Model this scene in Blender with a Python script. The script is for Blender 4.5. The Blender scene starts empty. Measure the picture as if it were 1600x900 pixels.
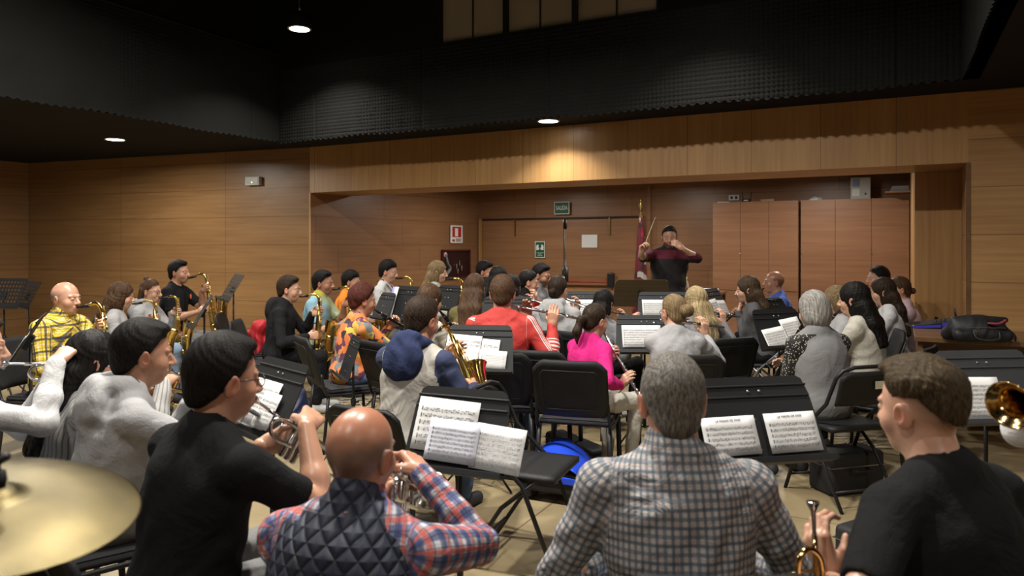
import bpy, math, random
import numpy as np
from mathutils import Vector, Matrix, Euler
random.seed(7)
C = bpy.context.scene.collection
F_PX, HZ, CAMH = 1136.0, 385.0, 1.52
R = math.radians

def P(px, py, Z):
    return Vector(((px-800)/F_PX*Z, Z, CAMH-(py-HZ)/F_PX*Z))

# ---------------------------------------------------------------- tags
def tag(o, label=None, cat=None, group=None, kind=None):
    if label: o['label'] = label
    if cat: o['category'] = cat
    if group: o['group'] = group
    if kind: o['kind'] = kind
    return o
def empty(name, loc=(0,0,0), rz=0):
    o = bpy.data.objects.new(name, None); C.objects.link(o)
    o.location = loc; o.rotation_euler = (0,0,rz); o.empty_display_size = .1
    return o
def copy_tree(o, parent=None):
    c = o.copy(); C.objects.link(c); c.parent = parent
    for ch in o.children: copy_tree(ch, c)
    return c

# ---------------------------------------------------------------- materials
def new_mat(name):
    m = bpy.data.materials.new(name); m.use_nodes = True
    nt = m.node_tree; b = nt.nodes['Principled BSDF']
    return m, nt, b
def N(nt, t, **kw):
    n = nt.nodes.new(t)
    for k, v in kw.items():
        if k in n.inputs: n.inputs[k].default_value = v
        else: setattr(n, k, v)
    return n
def mix(nt, fac, a, b, blend='MIX'):
    n = nt.nodes.new('ShaderNodeMix'); n.data_type = 'RGBA'; n.blend_type = blend
    for i, v in ((0, fac), (6, a), (7, b)):
        if isinstance(v, bpy.types.NodeSocket): nt.links.new(v, n.inputs[i])
        else: n.inputs[i].default_value = v if not isinstance(v, tuple) else (*v[:3], 1)
    return n.outputs[2]
def mth(nt, op, a, b=None, c=None):
    n = nt.nodes.new('ShaderNodeMath'); n.operation = op
    for i, v in enumerate((a, b, c)):
        if v is None: continue
        if isinstance(v, bpy.types.NodeSocket): nt.links.new(v, n.inputs[i])
        else: n.inputs[i].default_value = v
    return n.outputs[0]
def bump(nt, b, h, strength=.3, dist=.01):
    n = N(nt, 'ShaderNodeBump'); n.inputs['Strength'].default_value = strength; n.inputs['Distance'].default_value = dist
    nt.links.new(h, n.inputs['Height']); nt.links.new(n.outputs[0], b.inputs['Normal'])
def plain(name, col, rough=.6, metal=0, var=.15, scale=8, bmp=0, bscale=60):
    m, nt, b = new_mat(name)
    tc = N(nt, 'ShaderNodeTexCoord'); nz = N(nt, 'ShaderNodeTexNoise'); nz.inputs['Scale'].default_value = scale
    nt.links.new(tc.outputs['Object'], nz.inputs['Vector'])
    lo = tuple(c*(1-var) for c in col); hi = tuple(min(1, c*(1+var)) for c in col)
    nt.links.new(mix(nt, nz.outputs['Fac'], lo, hi), b.inputs['Base Color'])
    b.inputs['Roughness'].default_value = rough; b.inputs['Metallic'].default_value = metal
    if max(col) < .04: b.inputs['Specular IOR Level'].default_value = .3
    if bmp:
        n2 = N(nt, 'ShaderNodeTexNoise'); n2.inputs['Scale'].default_value = bscale
        nt.links.new(tc.outputs['Object'], n2.inputs['Vector']); bump(nt, b, n2.outputs['Fac'], bmp, .005)
    return m
def cloth(name, col, rough=.9, fold=.35, var=.18, fscale=7):
    m, nt, b = new_mat(name)
    tc = N(nt, 'ShaderNodeTexCoord')
    n1 = N(nt, 'ShaderNodeTexNoise'); n1.inputs['Scale'].default_value = fscale; n1.inputs['Detail'].default_value = 5; n1.inputs['Distortion'].default_value = 1.2
    n2 = N(nt, 'ShaderNodeTexNoise'); n2.inputs['Scale'].default_value = 220
    nt.links.new(tc.outputs['Object'], n1.inputs['Vector']); nt.links.new(tc.outputs['Object'], n2.inputs['Vector'])
    lo = tuple(c*(1-var) for c in col); hi = tuple(min(1, c*(1+var)) for c in col)
    nt.links.new(mix(nt, n2.outputs['Fac'], lo, hi), b.inputs['Base Color'])
    b.inputs['Roughness'].default_value = rough; b.inputs['Specular IOR Level'].default_value = .15
    h = mth(nt, 'ADD', n1.outputs['Fac'], mth(nt, 'MULTIPLY', n2.outputs['Fac'], .06))
    bump(nt, b, h, fold, .05)
    return m
def cuv(nt):
    a = N(nt, 'ShaderNodeAttribute'); a.attribute_name = 'cuv'
    s = N(nt, 'ShaderNodeSeparateXYZ'); nt.links.new(a.outputs['Vector'], s.inputs[0])
    return a.outputs['Vector'], s.outputs[0], s.outputs[1]
def stripe(nt, x, period, width, phase=0.0):       # 1 inside the stripe
    f = mth(nt, 'FRACT', mth(nt, 'ADD', mth(nt, 'DIVIDE', x, period), phase))
    d = mth(nt, 'ABSOLUTE', mth(nt, 'SUBTRACT', f, .5))
    n = nt.nodes.new('ShaderNodeMapRange'); n.interpolation_type = 'SMOOTHSTEP'
    nt.links.new(d, n.inputs[0]); w = width/period/2
    n.inputs[1].default_value = w*1.25; n.inputs[2].default_value = w*.75; n.inputs[3].default_value = 0; n.inputs[4].default_value = 1
    return n.outputs[0]
def plaid(name, base, bands, rough=.85):
    """bands: list of (colour, period, width, phase, strength), woven both ways"""
    m, nt, b = new_mat(name); v, x, y = cuv(nt)
    col = base
    for (c, per, w, ph, st) in bands:
        for ax in (x, y):
            col = mix(nt, mth(nt, 'MULTIPLY', stripe(nt, ax, per, w, ph), st), col, c)
    nt.links.new(col, b.inputs['Base Color']); b.inputs['Roughness'].default_value = rough
    tc = N(nt, 'ShaderNodeTexCoord'); n1 = N(nt, 'ShaderNodeTexNoise'); n1.inputs['Scale'].default_value = 8; n1.inputs['Distortion'].default_value = 1.5; n1.inputs['Detail'].default_value = 4
    nt.links.new(tc.outputs['Object'], n1.inputs['Vector']); bump(nt, b, n1.outputs['Fac'], .5, .05)
    return m
def patches(name, cols, scale=14, rough=.85):
    m, nt, b = new_mat(name)
    tc = N(nt, 'ShaderNodeTexCoord'); w = N(nt, 'ShaderNodeTexNoise'); w.inputs['Scale'].default_value = scale*.8
    nt.links.new(tc.outputs['Object'], w.inputs['Vector'])
    mx = nt.nodes.new('ShaderNodeVectorMath'); mx.operation = 'MULTIPLY_ADD'
    nt.links.new(w.outputs['Color'], mx.inputs[0]); mx.inputs[1].default_value = (.12,.12,.12); nt.links.new(tc.outputs['Object'], mx.inputs[2])
    vo = N(nt, 'ShaderNodeTexVoronoi'); vo.inputs['Scale'].default_value = scale; nt.links.new(mx.outputs[0], vo.inputs['Vector'])
    s = N(nt, 'ShaderNodeSeparateColor'); nt.links.new(vo.outputs['Color'], s.inputs[0])
    r = N(nt, 'ShaderNodeValToRGB'); r.color_ramp.interpolation = 'CONSTANT'
    e = r.color_ramp.elements
    while len(e) < len(cols): e.new(.5)
    for i, c in enumerate(cols):
        e[i].position = i/len(cols); e[i].color = (*c, 1)
    nt.links.new(s.outputs[0], r.inputs[0]); nt.links.new(r.outputs[0], b.inputs['Base Color']); b.inputs['Roughness'].default_value = rough
    return m
def dots(name, base, dot, scale=60, size=.35):
    m, nt, b = new_mat(name)
    tc = N(nt, 'ShaderNodeTexCoord'); vo = N(nt, 'ShaderNodeTexVoronoi'); vo.inputs['Scale'].default_value = scale
    nt.links.new(tc.outputs['Object'], vo.inputs['Vector'])
    f = mth(nt, 'LESS_THAN', vo.outputs['Distance'], size)
    nt.links.new(mix(nt, f, base, dot), b.inputs['Base Color']); b.inputs['Roughness'].default_value = .8
    return m
def wood(name, c1, c2, grain='x', rough=.38, panel=None, scale=1.0):
    m, nt, b = new_mat(name)
    tc = N(nt, 'ShaderNodeTexCoord'); mp = N(nt, 'ShaderNodeMapping')
    sc = {'x': (1.2, 30, 30), 'z': (30, 30, 1.0), 'y': (30, 1.2, 30)}[grain]
    mp.inputs['Scale'].default_value = tuple(v*scale for v in sc)
    nt.links.new(tc.outputs['Object'], mp.inputs[0])
    n1 = N(nt, 'ShaderNodeTexNoise'); n1.inputs['Scale'].default_value = 1.0; n1.inputs['Detail'].default_value = 6; n1.inputs['Distortion'].default_value = .4
    nt.links.new(mp.outputs[0], n1.inputs['Vector'])
    mp2 = N(nt, 'ShaderNodeMapping'); mp2.inputs['Scale'].default_value = {'x': (.5, 3, 3), 'z': (2.5, 2.5, .4), 'y': (3, .5, 3)}[grain]
    nt.links.new(tc.outputs['Object'], mp2.inputs[0])
    n3 = N(nt, 'ShaderNodeTexNoise'); n3.inputs['Scale'].default_value = 1.0; n3.inputs['Detail'].default_value = 3
    nt.links.new(mp2.outputs[0], n3.inputs['Vector'])
    f = mth(nt, 'ADD', mth(nt, 'MULTIPLY', n1.outputs['Fac'], .6), mth(nt, 'MULTIPLY', n3.outputs['Fac'], .5))
    r = N(nt, 'ShaderNodeMapRange'); nt.links.new(f, r.inputs[0]); r.inputs[1].default_value = .3; r.inputs[2].default_value = .8
    col = mix(nt, r.outputs[0], c1, c2)
    if panel:                                       # joints between veneered boards
        w, h, stagger = panel
        s = N(nt, 'ShaderNodeSeparateXYZ'); nt.links.new(tc.outputs['Object'], s.inputs[0])
        row = mth(nt, 'FLOOR', mth(nt, 'DIVIDE', s.outputs[2], h))
        xx = mth(nt, 'ADD', s.outputs[0], mth(nt, 'MULTIPLY', row, stagger))
        jv = stripe(nt, xx, w, .008, .5); 
        # one tone per board
        idx = mth(nt, 'ADD', mth(nt, 'FLOOR', mth(nt, 'DIVIDE', xx, w)), mth(nt, 'MULTIPLY', row, 17.3))
        wn = N(nt, 'ShaderNodeTexWhiteNoise'); wn.noise_dimensions = '1D'; nt.links.new(idx, wn.inputs['W'])
        col = mix(nt, mth(nt, 'MULTIPLY', wn.outputs['Value'], .22), col, tuple(v*.55 for v in c1))
        col = mix(nt, mth(nt, 'MULTIPLY', jv, .55), col, tuple(v*.3 for v in c1))
        if h < 50:
            jh = stripe(nt, s.outputs[2], h, .008, .5)
            col = mix(nt, mth(nt, 'MULTIPLY', jh, .6), col, tuple(v*.3 for v in c1))
    nt.links.new(col, b.inputs['Base Color']); b.inputs['Roughness'].default_value = rough
    bump(nt, b, n1.outputs['Fac'], .05, .002)
    return m
def metal(name, col, rough=.2):
    m, nt, b = new_mat(name)
    b.inputs['Metallic'].default_value = 1; b.inputs['Roughness'].default_value = rough
    tc = N(nt, 'ShaderNodeTexCoord'); n = N(nt, 'ShaderNodeTexNoise'); n.inputs['Scale'].default_value = 12
    nt.links.new(tc.outputs['Object'], n.inputs['Vector'])
    nt.links.new(mix(nt, n.outputs['Fac'], tuple(c*.8 for c in col), col), b.inputs['Base Color'])
    return m
def emit(name, col, st):
    m, nt, b = new_mat(name); b.inputs['Base Color'].default_value = (*col, 1)
    b.inputs['Emission Color'].default_value = (*col, 1); b.inputs['Emission Strength'].default_value = st
    return m
def skin_mat():
    m, nt, b = new_mat('skin')
    a = N(nt, 'ShaderNodeAttribute'); a.attribute_name = 'Col'
    tc = N(nt, 'ShaderNodeTexCoord'); n = N(nt, 'ShaderNodeTexNoise'); n.inputs['Scale'].default_value = 40; n.inputs['Detail'].default_value = 4
    nt.links.new(tc.outputs['Object'], n.inputs['Vector'])
    nt.links.new(mix(nt, mth(nt, 'MULTIPLY', n.outputs['Fac'], .3), a.outputs['Color'], (.5,.16,.1)), b.inputs['Base Color'])
    b.inputs['Roughness'].default_value = .36
    b.inputs['Subsurface Weight'].default_value = .08; b.inputs['Subsurface Radius'].default_value = (.01,.004,.002)
    bump(nt, b, n.outputs['Fac'], .12, .004)
    return m
def hair_mat(name, c1, c2, rough=.5, zs=14):
    m, nt, b = new_mat(name)
    a = N(nt, 'ShaderNodeAttribute'); a.attribute_name = 'cuv'
    mp = N(nt, 'ShaderNodeMapping'); mp.inputs['Scale'].default_value = (260, zs, 5); nt.links.new(a.outputs['Vector'], mp.inputs[0])
    n = N(nt, 'ShaderNodeTexNoise'); n.inputs['Scale'].default_value = 1; n.inputs['Detail'].default_value = 6; n.inputs['Distortion'].default_value = .6
    nt.links.new(mp.outputs[0], n.inputs['Vector'])
    r = N(nt, 'ShaderNodeMapRange'); nt.links.new(n.outputs['Fac'], r.inputs[0]); r.inputs[1].default_value = .35; r.inputs[2].default_value = .68
    nt.links.new(mix(nt, r.outputs[0], c1, c2), b.inputs['Base Color']); b.inputs['Roughness'].default_value = rough
    b.inputs['Specular IOR Level'].default_value = .12
    bump(nt, b, n.outputs['Fac'], .6, .004)
    return m

# ---------------------------------------------------------------- mesh builder
class MB:
    def __init__(s): s.v = []; s.f = []
    def box(s, lo, hi, M=None, bev=0):
        x0,y0,z0 = lo; x1,y1,z1 = hi; n = len(s.v)
        pts = [(x0,y0,z0),(x1,y0,z0),(x1,y1,z0),(x0,y1,z0),(x0,y0,z1),(x1,y0,z1),(x1,y1,z1),(x0,y1,z1)]
        s.v += [tuple(M @ Vector(p)) if M else p for p in pts]
        s.f += [tuple(n+i for i in q) for q in ((0,3,2,1),(4,5,6,7),(0,1,5,4),(1,2,6,5),(2,3,7,6),(3,0,4,7))]
        return s
    def tube(s, pts, r, seg=10, cap=True, flat=None):
        """tube through pts; r number or list; flat=(k) squeezes second axis"""
        pts = [Vector(p) for p in pts]; n = len(pts)
        rs = r if isinstance(r, (list, tuple)) else [r]*n
        base = len(s.v); up = None
        for i, p in enumerate(pts):
            t = (pts[min(i+1,n-1)]-pts[max(i-1,0)]).normalized()
            if up is None:
                up = Vector((0,0,1)) if abs(t.z) < .9 else Vector((1,0,0))
            a = t.cross(up)
            if a.length < 1e-4: a = t.orthogonal()
            a.normalize(); up2 = a.cross(t).normalized(); up = up2
            for k in range(seg):
                q = 2*math.pi*k/seg
                s.v.append(tuple(p + rs[i]*(math.cos(q)*a + math.sin(q)*up2*(flat or 1))))
        for i in range(n-1):
            for k in range(seg):
                a0 = base+i*seg+k; a1 = base+i*seg+(k+1)%seg
                s.f.append((a0, a1, a1+seg, a0+seg))
        if cap:
            s.f.append(tuple(base+k for k in range(seg))[::-1]); s.f.append(tuple(base+(n-1)*seg+k for k in range(seg)))
        return s
    def lathe(s, prof, origin=(0,0,0), axis=(0,0,1), seg=24, cap=False):
        ax = Vector(axis).normalized(); a = ax.orthogonal().normalized(); b = ax.cross(a); o = Vector(origin); base = len(s.v)
        for (r, h) in prof:
            for k in range(seg):
                q = 2*math.pi*k/seg
                s.v.append(tuple(o+ax*h+r*(math.cos(q)*a+math.sin(q)*b)))
        for i in range(len(prof)-1):
            for k in range(seg):
                a0 = base+i*seg+k; a1 = base+i*seg+(k+1)%seg
                s.f.append((a0, a1, a1+seg, a0+seg))
        if cap:
            s.f.append(tuple(base+k for k in range(seg))[::-1]); s.f.append(tuple(base+(len(prof)-1)*seg+k for k in range(seg)))
        return s
    def cyl(s, a, b, r, seg=12): return s.tube([a, b], r, seg)
    def prism(s, poly, d, M=None):
        """poly: list of (x,z) in a plane y=0, extruded to y=d"""
        n = len(poly); base = len(s.v)
        for y in (0, d):
            for (x, z) in poly:
                p = Vector((x, y, z)); s.v.append(tuple(M @ p) if M else tuple(p))
        s.f.append(tuple(base+i for i in range(n))); s.f.append(tuple(base+n+i for i in range(n))[::-1])
        for i in range(n):
            j = (i+1) % n; s.f.append((base+i, base+n+i, base+n+j, base+j))
        return s
    def quad(s, a, b, c, d):
        n = len(s.v); s.v += [tuple(a), tuple(b), tuple(c), tuple(d)]; s.f.append((n, n+1, n+2, n+3)); return s
    def grid(s, fn, nu, nv, wrap=False):
        base = len(s.v)
        for i in range(nu+1):
            for j in range(nv+1): s.v.append(tuple(fn(i/nu, j/nv)))
        for i in range(nu):
            for j in range(nv):
                a = base+i*(nv+1)+j; s.f.append((a, a+nv+1, a+nv+2, a+1))
        return s
    def build(s, name, mat, parent=None, smooth=False, bevel=0, solid=0, angle=None, sub=0):
        me = bpy.data.meshes.new(name); me.from_pydata(s.v, [], s.f); me.update()
        if mat: me.materials.append(mat)
        o = bpy.data.objects.new(name, me); C.objects.link(o)
        if parent: o.parent = parent
        if smooth: me.shade_smooth()
        if solid:
            md = o.modifiers.new('s', 'SOLIDIFY'); md.thickness = solid; md.offset = 0
        if bevel:
            md = o.modifiers.new('b', 'BEVEL'); md.width = bevel; md.segments = 2; md.limit_method = 'ANGLE'
        if sub:
            md = o.modifiers.new('u', 'SUBSURF'); md.levels = sub; md.render_levels = sub
        if smooth and angle:
            me.set_sharp_from_angle(angle=R(angle))
        return o
def spl(pts, n=6):
    """Catmull-Rom through pts"""
    pts = [Vector(p) for p in pts]; out = []
    for i in range(len(pts)-1):
        p0 = pts[max(i-1,0)]; p1 = pts[i]; p2 = pts[i+1]; p3 = pts[min(i+2,len(pts)-1)]
        for k in range(n):
            t = k/n
            out.append(.5*((2*p1)+(-p0+p2)*t+(2*p0-5*p1+4*p2-p3)*t*t+(-p0+3*p1-3*p2+p3)*t**3))
    out.append(pts[-1]); return out
def lerpl(vals, n):
    out = []
    for i in range(len(vals)-1):
        for k in range(n): out.append(vals[i]+(vals[i+1]-vals[i])*k/n)
    return out+[vals[-1]]

# ---------------------------------------------------------------- distance field surfaces
class Field:
    def __init__(s, lo, hi, vox):
        s.lo = np.array(lo, np.float32); s.vox = vox
        s.n = np.ceil((np.array(hi)-s.lo)/vox).astype(int)+1
        s.f = np.full(s.n, .5, np.float32)
        s.ax = [s.lo[i]+vox*np.arange(s.n[i], dtype=np.float32) for i in range(3)]
    def sl(s, lo, hi, m):
        r = []
        for i in range(3):
            a = int(max(0, math.floor((lo[i]-m-s.lo[i])/s.vox))); b = int(min(s.n[i], math.ceil((hi[i]+m-s.lo[i])/s.vox)+1))
            if b <= a: return None
            r.append(slice(a, b))
        return tuple(r)
    def pts(s, r):
        return (s.ax[0][r[0]][:,None,None], s.ax[1][r[1]][None,:,None], s.ax[2][r[2]][None,None,:])
    def rc(s, a, b, r1, r2, k=.02, sub=False):
        a = np.array(a, np.float32); b = np.array(b, np.float32); rm = max(r1, r2)
        r = s.sl(np.minimum(a,b)-rm, np.maximum(a,b)+rm, max(k*1.5, .03))
        if r is None: return
        x,y,z = s.pts(r); ba = b-a; l2 = float(ba@ba)+1e-9
        t = np.clip(((x-a[0])*ba[0]+(y-a[1])*ba[1]+(z-a[2])*ba[2])/l2, 0, 1)
        d = np.sqrt((x-a[0]-t*ba[0])**2+(y-a[1]-t*ba[1])**2+(z-a[2]-t*ba[2])**2)-(r1+(r2-r1)*t)
        s.comb(r, d, k, sub)
    def el(s, c, rad, Rm=None, k=.02, sub=False):
        c = np.array(c, np.float32); rm = max(rad)
        r = s.sl(c-rm, c+rm, max(k*1.5, .03))
        if r is None: return
        x,y,z = s.pts(r); x = x-c[0]; y = y-c[1]; z = z-c[2]
        if Rm is not None:
            Q = np.array(Rm, np.float32)    # columns = local axes
            x,y,z = (x*Q[0,i]+y*Q[1,i]+z*Q[2,i] for i in range(3))
        k0 = np.sqrt((x/rad[0])**2+(y/rad[1])**2+(z/rad[2])**2)
        k1 = np.sqrt((x/rad[0]**2)**2+(y/rad[1]**2)**2+(z/rad[2]**2)**2)+1e-6
        s.comb(r, k0*(k0-1)/k1, k, sub)
    def comb(s, r, d, k, sub):
        f = s.f[r]
        if sub:
            d = -d; h = np.clip(.5-.5*(d-f)/k, 0, 1); s.f[r] = d*(1-h)+f*h+k*h*(1-h)
        else:
            h = np.clip(.5+.5*(d-f)/k, 0, 1); s.f[r] = d*(1-h)+f*h-k*h*(1-h)
    def plane(s, n, d):      # keep n.p > d
        x,y,z = s.pts((slice(None),)*3)
        s.f = np.maximum(s.f, d-(x*n[0]+y*n[1]+z*n[2])).astype(np.float32)
    def disp(s, fn):
        x,y,z = s.pts((slice(None),)*3); s.f = (s.f+fn(x,y,z)).astype(np.float32)
    def mesh(s):
        f = s.f; f = np.pad(f, 1, constant_values=.5); ins = f < 0
        c = [f[i:f.shape[0]-1+i, j:f.shape[1]-1+j, k:f.shape[2]-1+k] for i in (0,1) for j in (0,1) for k in (0,1)]
        cnt = sum((q < 0).astype(np.int8) for q in c); act = (cnt > 0) & (cnt < 8)
        idx = np.full(act.shape, -1, np.int64); cells = np.argwhere(act); idx[act] = np.arange(len(cells))
        if not len(cells): return np.zeros((0,3)), np.zeros((0,4), int)
        vals = np.stack([q[act] for q in c], 1); corner = np.array([(i,j,k) for i in (0,1) for j in (0,1) for k in (0,1)], float)
        acc = np.zeros((len(cells),3)); w = np.zeros(len(cells))
        for a in range(8):
            for b in range(a+1, 8):
                if abs(corner[a]-corner[b]).sum() != 1: continue
                m = (vals[:,a] < 0) != (vals[:,b] < 0)
                t = vals[:,a]/(vals[:,a]-vals[:,b]+1e-12)
                p = corner[a]+t[:,None]*(corner[b]-corner[a]); acc[m] += p[m]; w[m] += 1
        V = (cells+acc/w[:,None]-1)*s.vox+s.lo
        Q = []
        for ax in range(3):
            A = [slice(None)]*3; B = [slice(None)]*3; A[ax] = slice(0,-1); B[ax] = slice(1,None)
            u, v = (ax+1)%3, (ax+2)%3
            for D in (A, B): D[u] = slice(1,-1); D[v] = slice(1,-1)
            a = ins[tuple(A)]; b = ins[tuple(B)]
            ch = a != b; e = np.argwhere(ch); 
            if not len(e): continue
            off = np.zeros(3,int); off[u] = 1; off[v] = 1; e = e+off
            du = np.zeros(3,int); du[u] = 1; dv = np.zeros(3,int); dv[v] = 1
            g = lambda q: idx[q[:,0], q[:,1], q[:,2]]
            q = np.stack([g(e-du-dv), g(e-dv), g(e), g(e-du)], 1)
            flip = ~a[ch]
            q[flip] = q[flip][:, ::-1]
            Q.append(q)
        return V, np.concatenate(Q)
def np_mesh(name, V, Q, mat, parent=None, attr=None, col=None):
    me = bpy.data.meshes.new(name); me.vertices.add(len(V)); me.vertices.foreach_set('co', np.asarray(V, np.float32).ravel())
    me.loops.add(Q.size); me.loops.foreach_set('vertex_index', Q.astype(np.int32).ravel())
    me.polygons.add(len(Q)); me.polygons.foreach_set('loop_start', np.arange(0, Q.size, 4, dtype=np.int32))
    me.polygons.foreach_set('use_smooth', np.ones(len(Q), bool))
    me.update(calc_edges=True)
    if attr is not None:
        a = me.attributes.new('cuv', 'FLOAT_VECTOR', 'POINT'); a.data.foreach_set('vector', np.asarray(attr, np.float32).ravel())
    if col is not None:
        a = me.attributes.new('Col', 'FLOAT_COLOR', 'POINT'); c4 = np.ones((len(V),4), np.float32); c4[:,:3] = col; a.data.foreach_set('color', c4.ravel())
    if mat: me.materials.append(mat)
    o = bpy.data.objects.new(name, me); C.objects.link(o)
    if parent: o.parent = parent
    return o
SHORT = {'navyhood':'man with the navy hood','red':'young man in red track jacket','pink':'girl in the pink jumper','bunlady':'woman with the blonde bun','blondehalf':'woman with long blonde hair half up',
 'orange_print':'woman in orange patterned blouse','hoodboy':'boy in black hoodie','polo':'man in blue and yellow polo','orange_boy':'boy in orange jacket','whitetee':'boy in white t-shirt','sax_girl':'long-haired woman by the fire cabinet',
 'brown_bob':'brown-haired woman left of navy hood','yellow':'bald man in yellow checks','curly':'woman with dark wavy hair','glasses_girl':'woman with topknot and glasses','patch_man':'man with orange chest patch',
 'olive':'woman in olive jacket','dark_long':'long black-haired woman behind red jacket','forehead':'man half hidden behind black stand','headband_w':'person with grey hairband','pony_red':'woman in red and black top',
 'beard':'bearded man in grey shirt','greyhood':'woman in pale grey hoodie','black_long':'woman left of the grey stand with black hair','profile':'woman in dark grey facing left','blueman':'balding man in blue',
 'silver':'silver-haired woman','creamlady':'black-haired woman in cream jumper','blondeclar':'blonde woman beside silver hair','hairband':'woman with shiny hairband','rightlong':'dark-haired woman in white blouse','pinkpony':'woman in pale pink',
 'plaid':'grey-haired man in checked shirt','youth':'young man in black t-shirt at right','vest':'bald man in navy vest','blacktee':'man in black t-shirt and glasses','hoodie':'young man in pale grey hoodie','stripe':'woman in striped knit','edge_left':'person at the left edge','edge_right':'person at the right edge'}
# ---------------------------------------------------------------- people
def rx(d): return np.array(Matrix.Rotation(R(d), 3, 'X'))
def rz(d): return np.array(Matrix.Rotation(R(d), 3, 'Z'))
def ry(d): return np.array(Matrix.Rotation(R(d), 3, 'Y'))
def V3(*a): return np.array(a, float)
def nrm(v): v = np.asarray(v, float); return v/(np.linalg.norm(v)+1e-9)

SKIN = skin_mat()
HAIRC = {  # hair colours: dark strand, light strand
 'black': ((.004,.0035,.0035), (.014,.012,.011)), 'dark': ((.012,.008,.006), (.045,.028,.018)),
 'brown': ((.03,.016,.009), (.10,.055,.03)), 'lbrown': ((.06,.04,.022), (.20,.14,.075)),
 'blonde': ((.16,.11,.055), (.48,.37,.20)), 'dblonde': ((.09,.06,.03), (.30,.21,.11)),
 'grey': ((.050,.045,.040), (.23,.21,.19)), 'silver': ((.11,.105,.10), (.42,.40,.37)), 'red': ((.03,.009,.007), (.10,.028,.02)),
 'ombre': ((.022,.014,.009), (.09,.058,.034)), 'fade': ((.022,.015,.008), (.090,.062,.034))}
HM = {k: hair_mat('hair_'+k, *v) for k, v in HAIRC.items()}
HMS = {k: hair_mat('short_hair_'+k, *v, rough=.62, zs=70) for k, v in HAIRC.items()}
SK = {'fair': (.56,.34,.24), 'mid': (.46,.26,.17), 'tan': (.36,.19,.12), 'ruddy': (.44,.22,.14), 'brown': (.42,.215,.135)}

def fold_noise(seed, amp):
    a, b, c = (seed*1.7) % 6, (seed*2.3) % 6, (seed*3.1) % 6
    def fn(x, y, z):
        w = 1.1*np.sin(9*x+a+3*np.sin(5*z+b))+1.3*np.sin(8*y+c+2*np.sin(6*x))
        return (amp*(np.sin(34*z+3.0*w+b)*.6+np.sin(21*x+17*y-23*z+2.2*w+c)*.7+np.sin(60*z-40*x+4*w)*.25)).astype(np.float32)
    return fn

def hairline(y, z): return -.66*y+.75*z+.27*np.clip(-y-.005, 0, .2)
def ik(S, W, l1, l2, pole):
    d = W-S; L = np.linalg.norm(d); k = 1.0
    if L > (l1+l2)*.985: k = L/((l1+l2)*.985); l1 *= k; l2 *= k
    u = d/L; a = (l1*l1-l2*l2+L*L)/(2*L); h = math.sqrt(max(l1*l1-a*a, 1e-6))
    p = pole-(pole@u)*u
    return S+u*a+nrm(p)*h

def hand_prims(F, W, Fd, Nn, left, s, curl, spread=0.0):
    Fd = nrm(Fd); Nn = nrm(Nn-(Nn@Fd)*Fd); T = np.cross(Fd, Nn)*(-1 if left else 1)
    h = s
    for i, off in enumerate((.030,.010,-.010,-.029)):
        kl = (.088,.092,.088,.080)[i]*h
        kn = W+Fd*kl+T*off*h
        F.rc(W+T*off*h*.55+Fd*.012, kn, .0155*h, .0120*h, .010)
        c = curl[i] if isinstance(curl, (list, tuple)) else curl
        p = kn; ang = 0; dirT = T*(off*spread)
        for ln, rr, cc in zip((.044,.027,.021), (.0093,.0084,.0072), (c*.75, c*1.0, c*.7)):
            ln *= (.95,1.05,1.0,.82)[i]*h; ang += cc
            q = p+(math.cos(R(ang))*Fd+math.sin(R(ang))*Nn+dirT)*ln
            F.rc(p, q, rr*h, rr*h*.92, .005); p = q
    F.el(W+Fd*.05*h, (.030*h,.040*h,.013*h), np.stack([T, Fd, Nn], 1), .012)
    b = W+Fd*.022*h+T*.022*h+Nn*.006*h
    m = b+nrm(T*.62+Fd*.72+Nn*.45)*.042*h; e = m+nrm(T*.10+Fd*.8+Nn*.62)*.032*h
    F.rc(b, m, .0155*h, .0105*h, .010); F.rc(m, e, .0100*h, .0080*h, .006)
    F.rc(W-Fd*.012*h, W+Fd*.02*h, .0225*h, .022*h, .02)

# grips in instrument space: (point, finger direction, palm normal) for left, right; curl
GRIPS = {
 'flute': dict(L=((.17,0,0),(.1,.0,1),(0,-1,.05)), R=((.37,0,0),(-.1,0,1),(0,1,.05)), curl=38),
 'trumpet': dict(L=((0,.215,-.035),(.1,.75,.62),(1,0,0)), R=((0,.225,.035),(-.62,.50,.60),(-.45,.25,-.85)), curl=(48,48,48,55)),
 'clarinet': dict(L=((0,.20,0),(.45,-.1,.88),(.88,0,-.45)), R=((0,.40,0),(-.45,-.1,.88),(-.88,0,-.45)), curl=40),
 'sax': dict(L=((0,.16,-.15),(.35,.93,.1),(.93,-.35,0)), R=((0,.135,-.37),(-.35,.93,.1),(-.93,-.35,0)), curl=38),
}
INST_R = {'flute': (0, 12, -18), 'trumpet': (-12, 0, 0), 'clarinet': (-48, 0, 0), 'sax': (0, -14, 0)}   # rx, ry, rz
PEOPLE = {}
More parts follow.
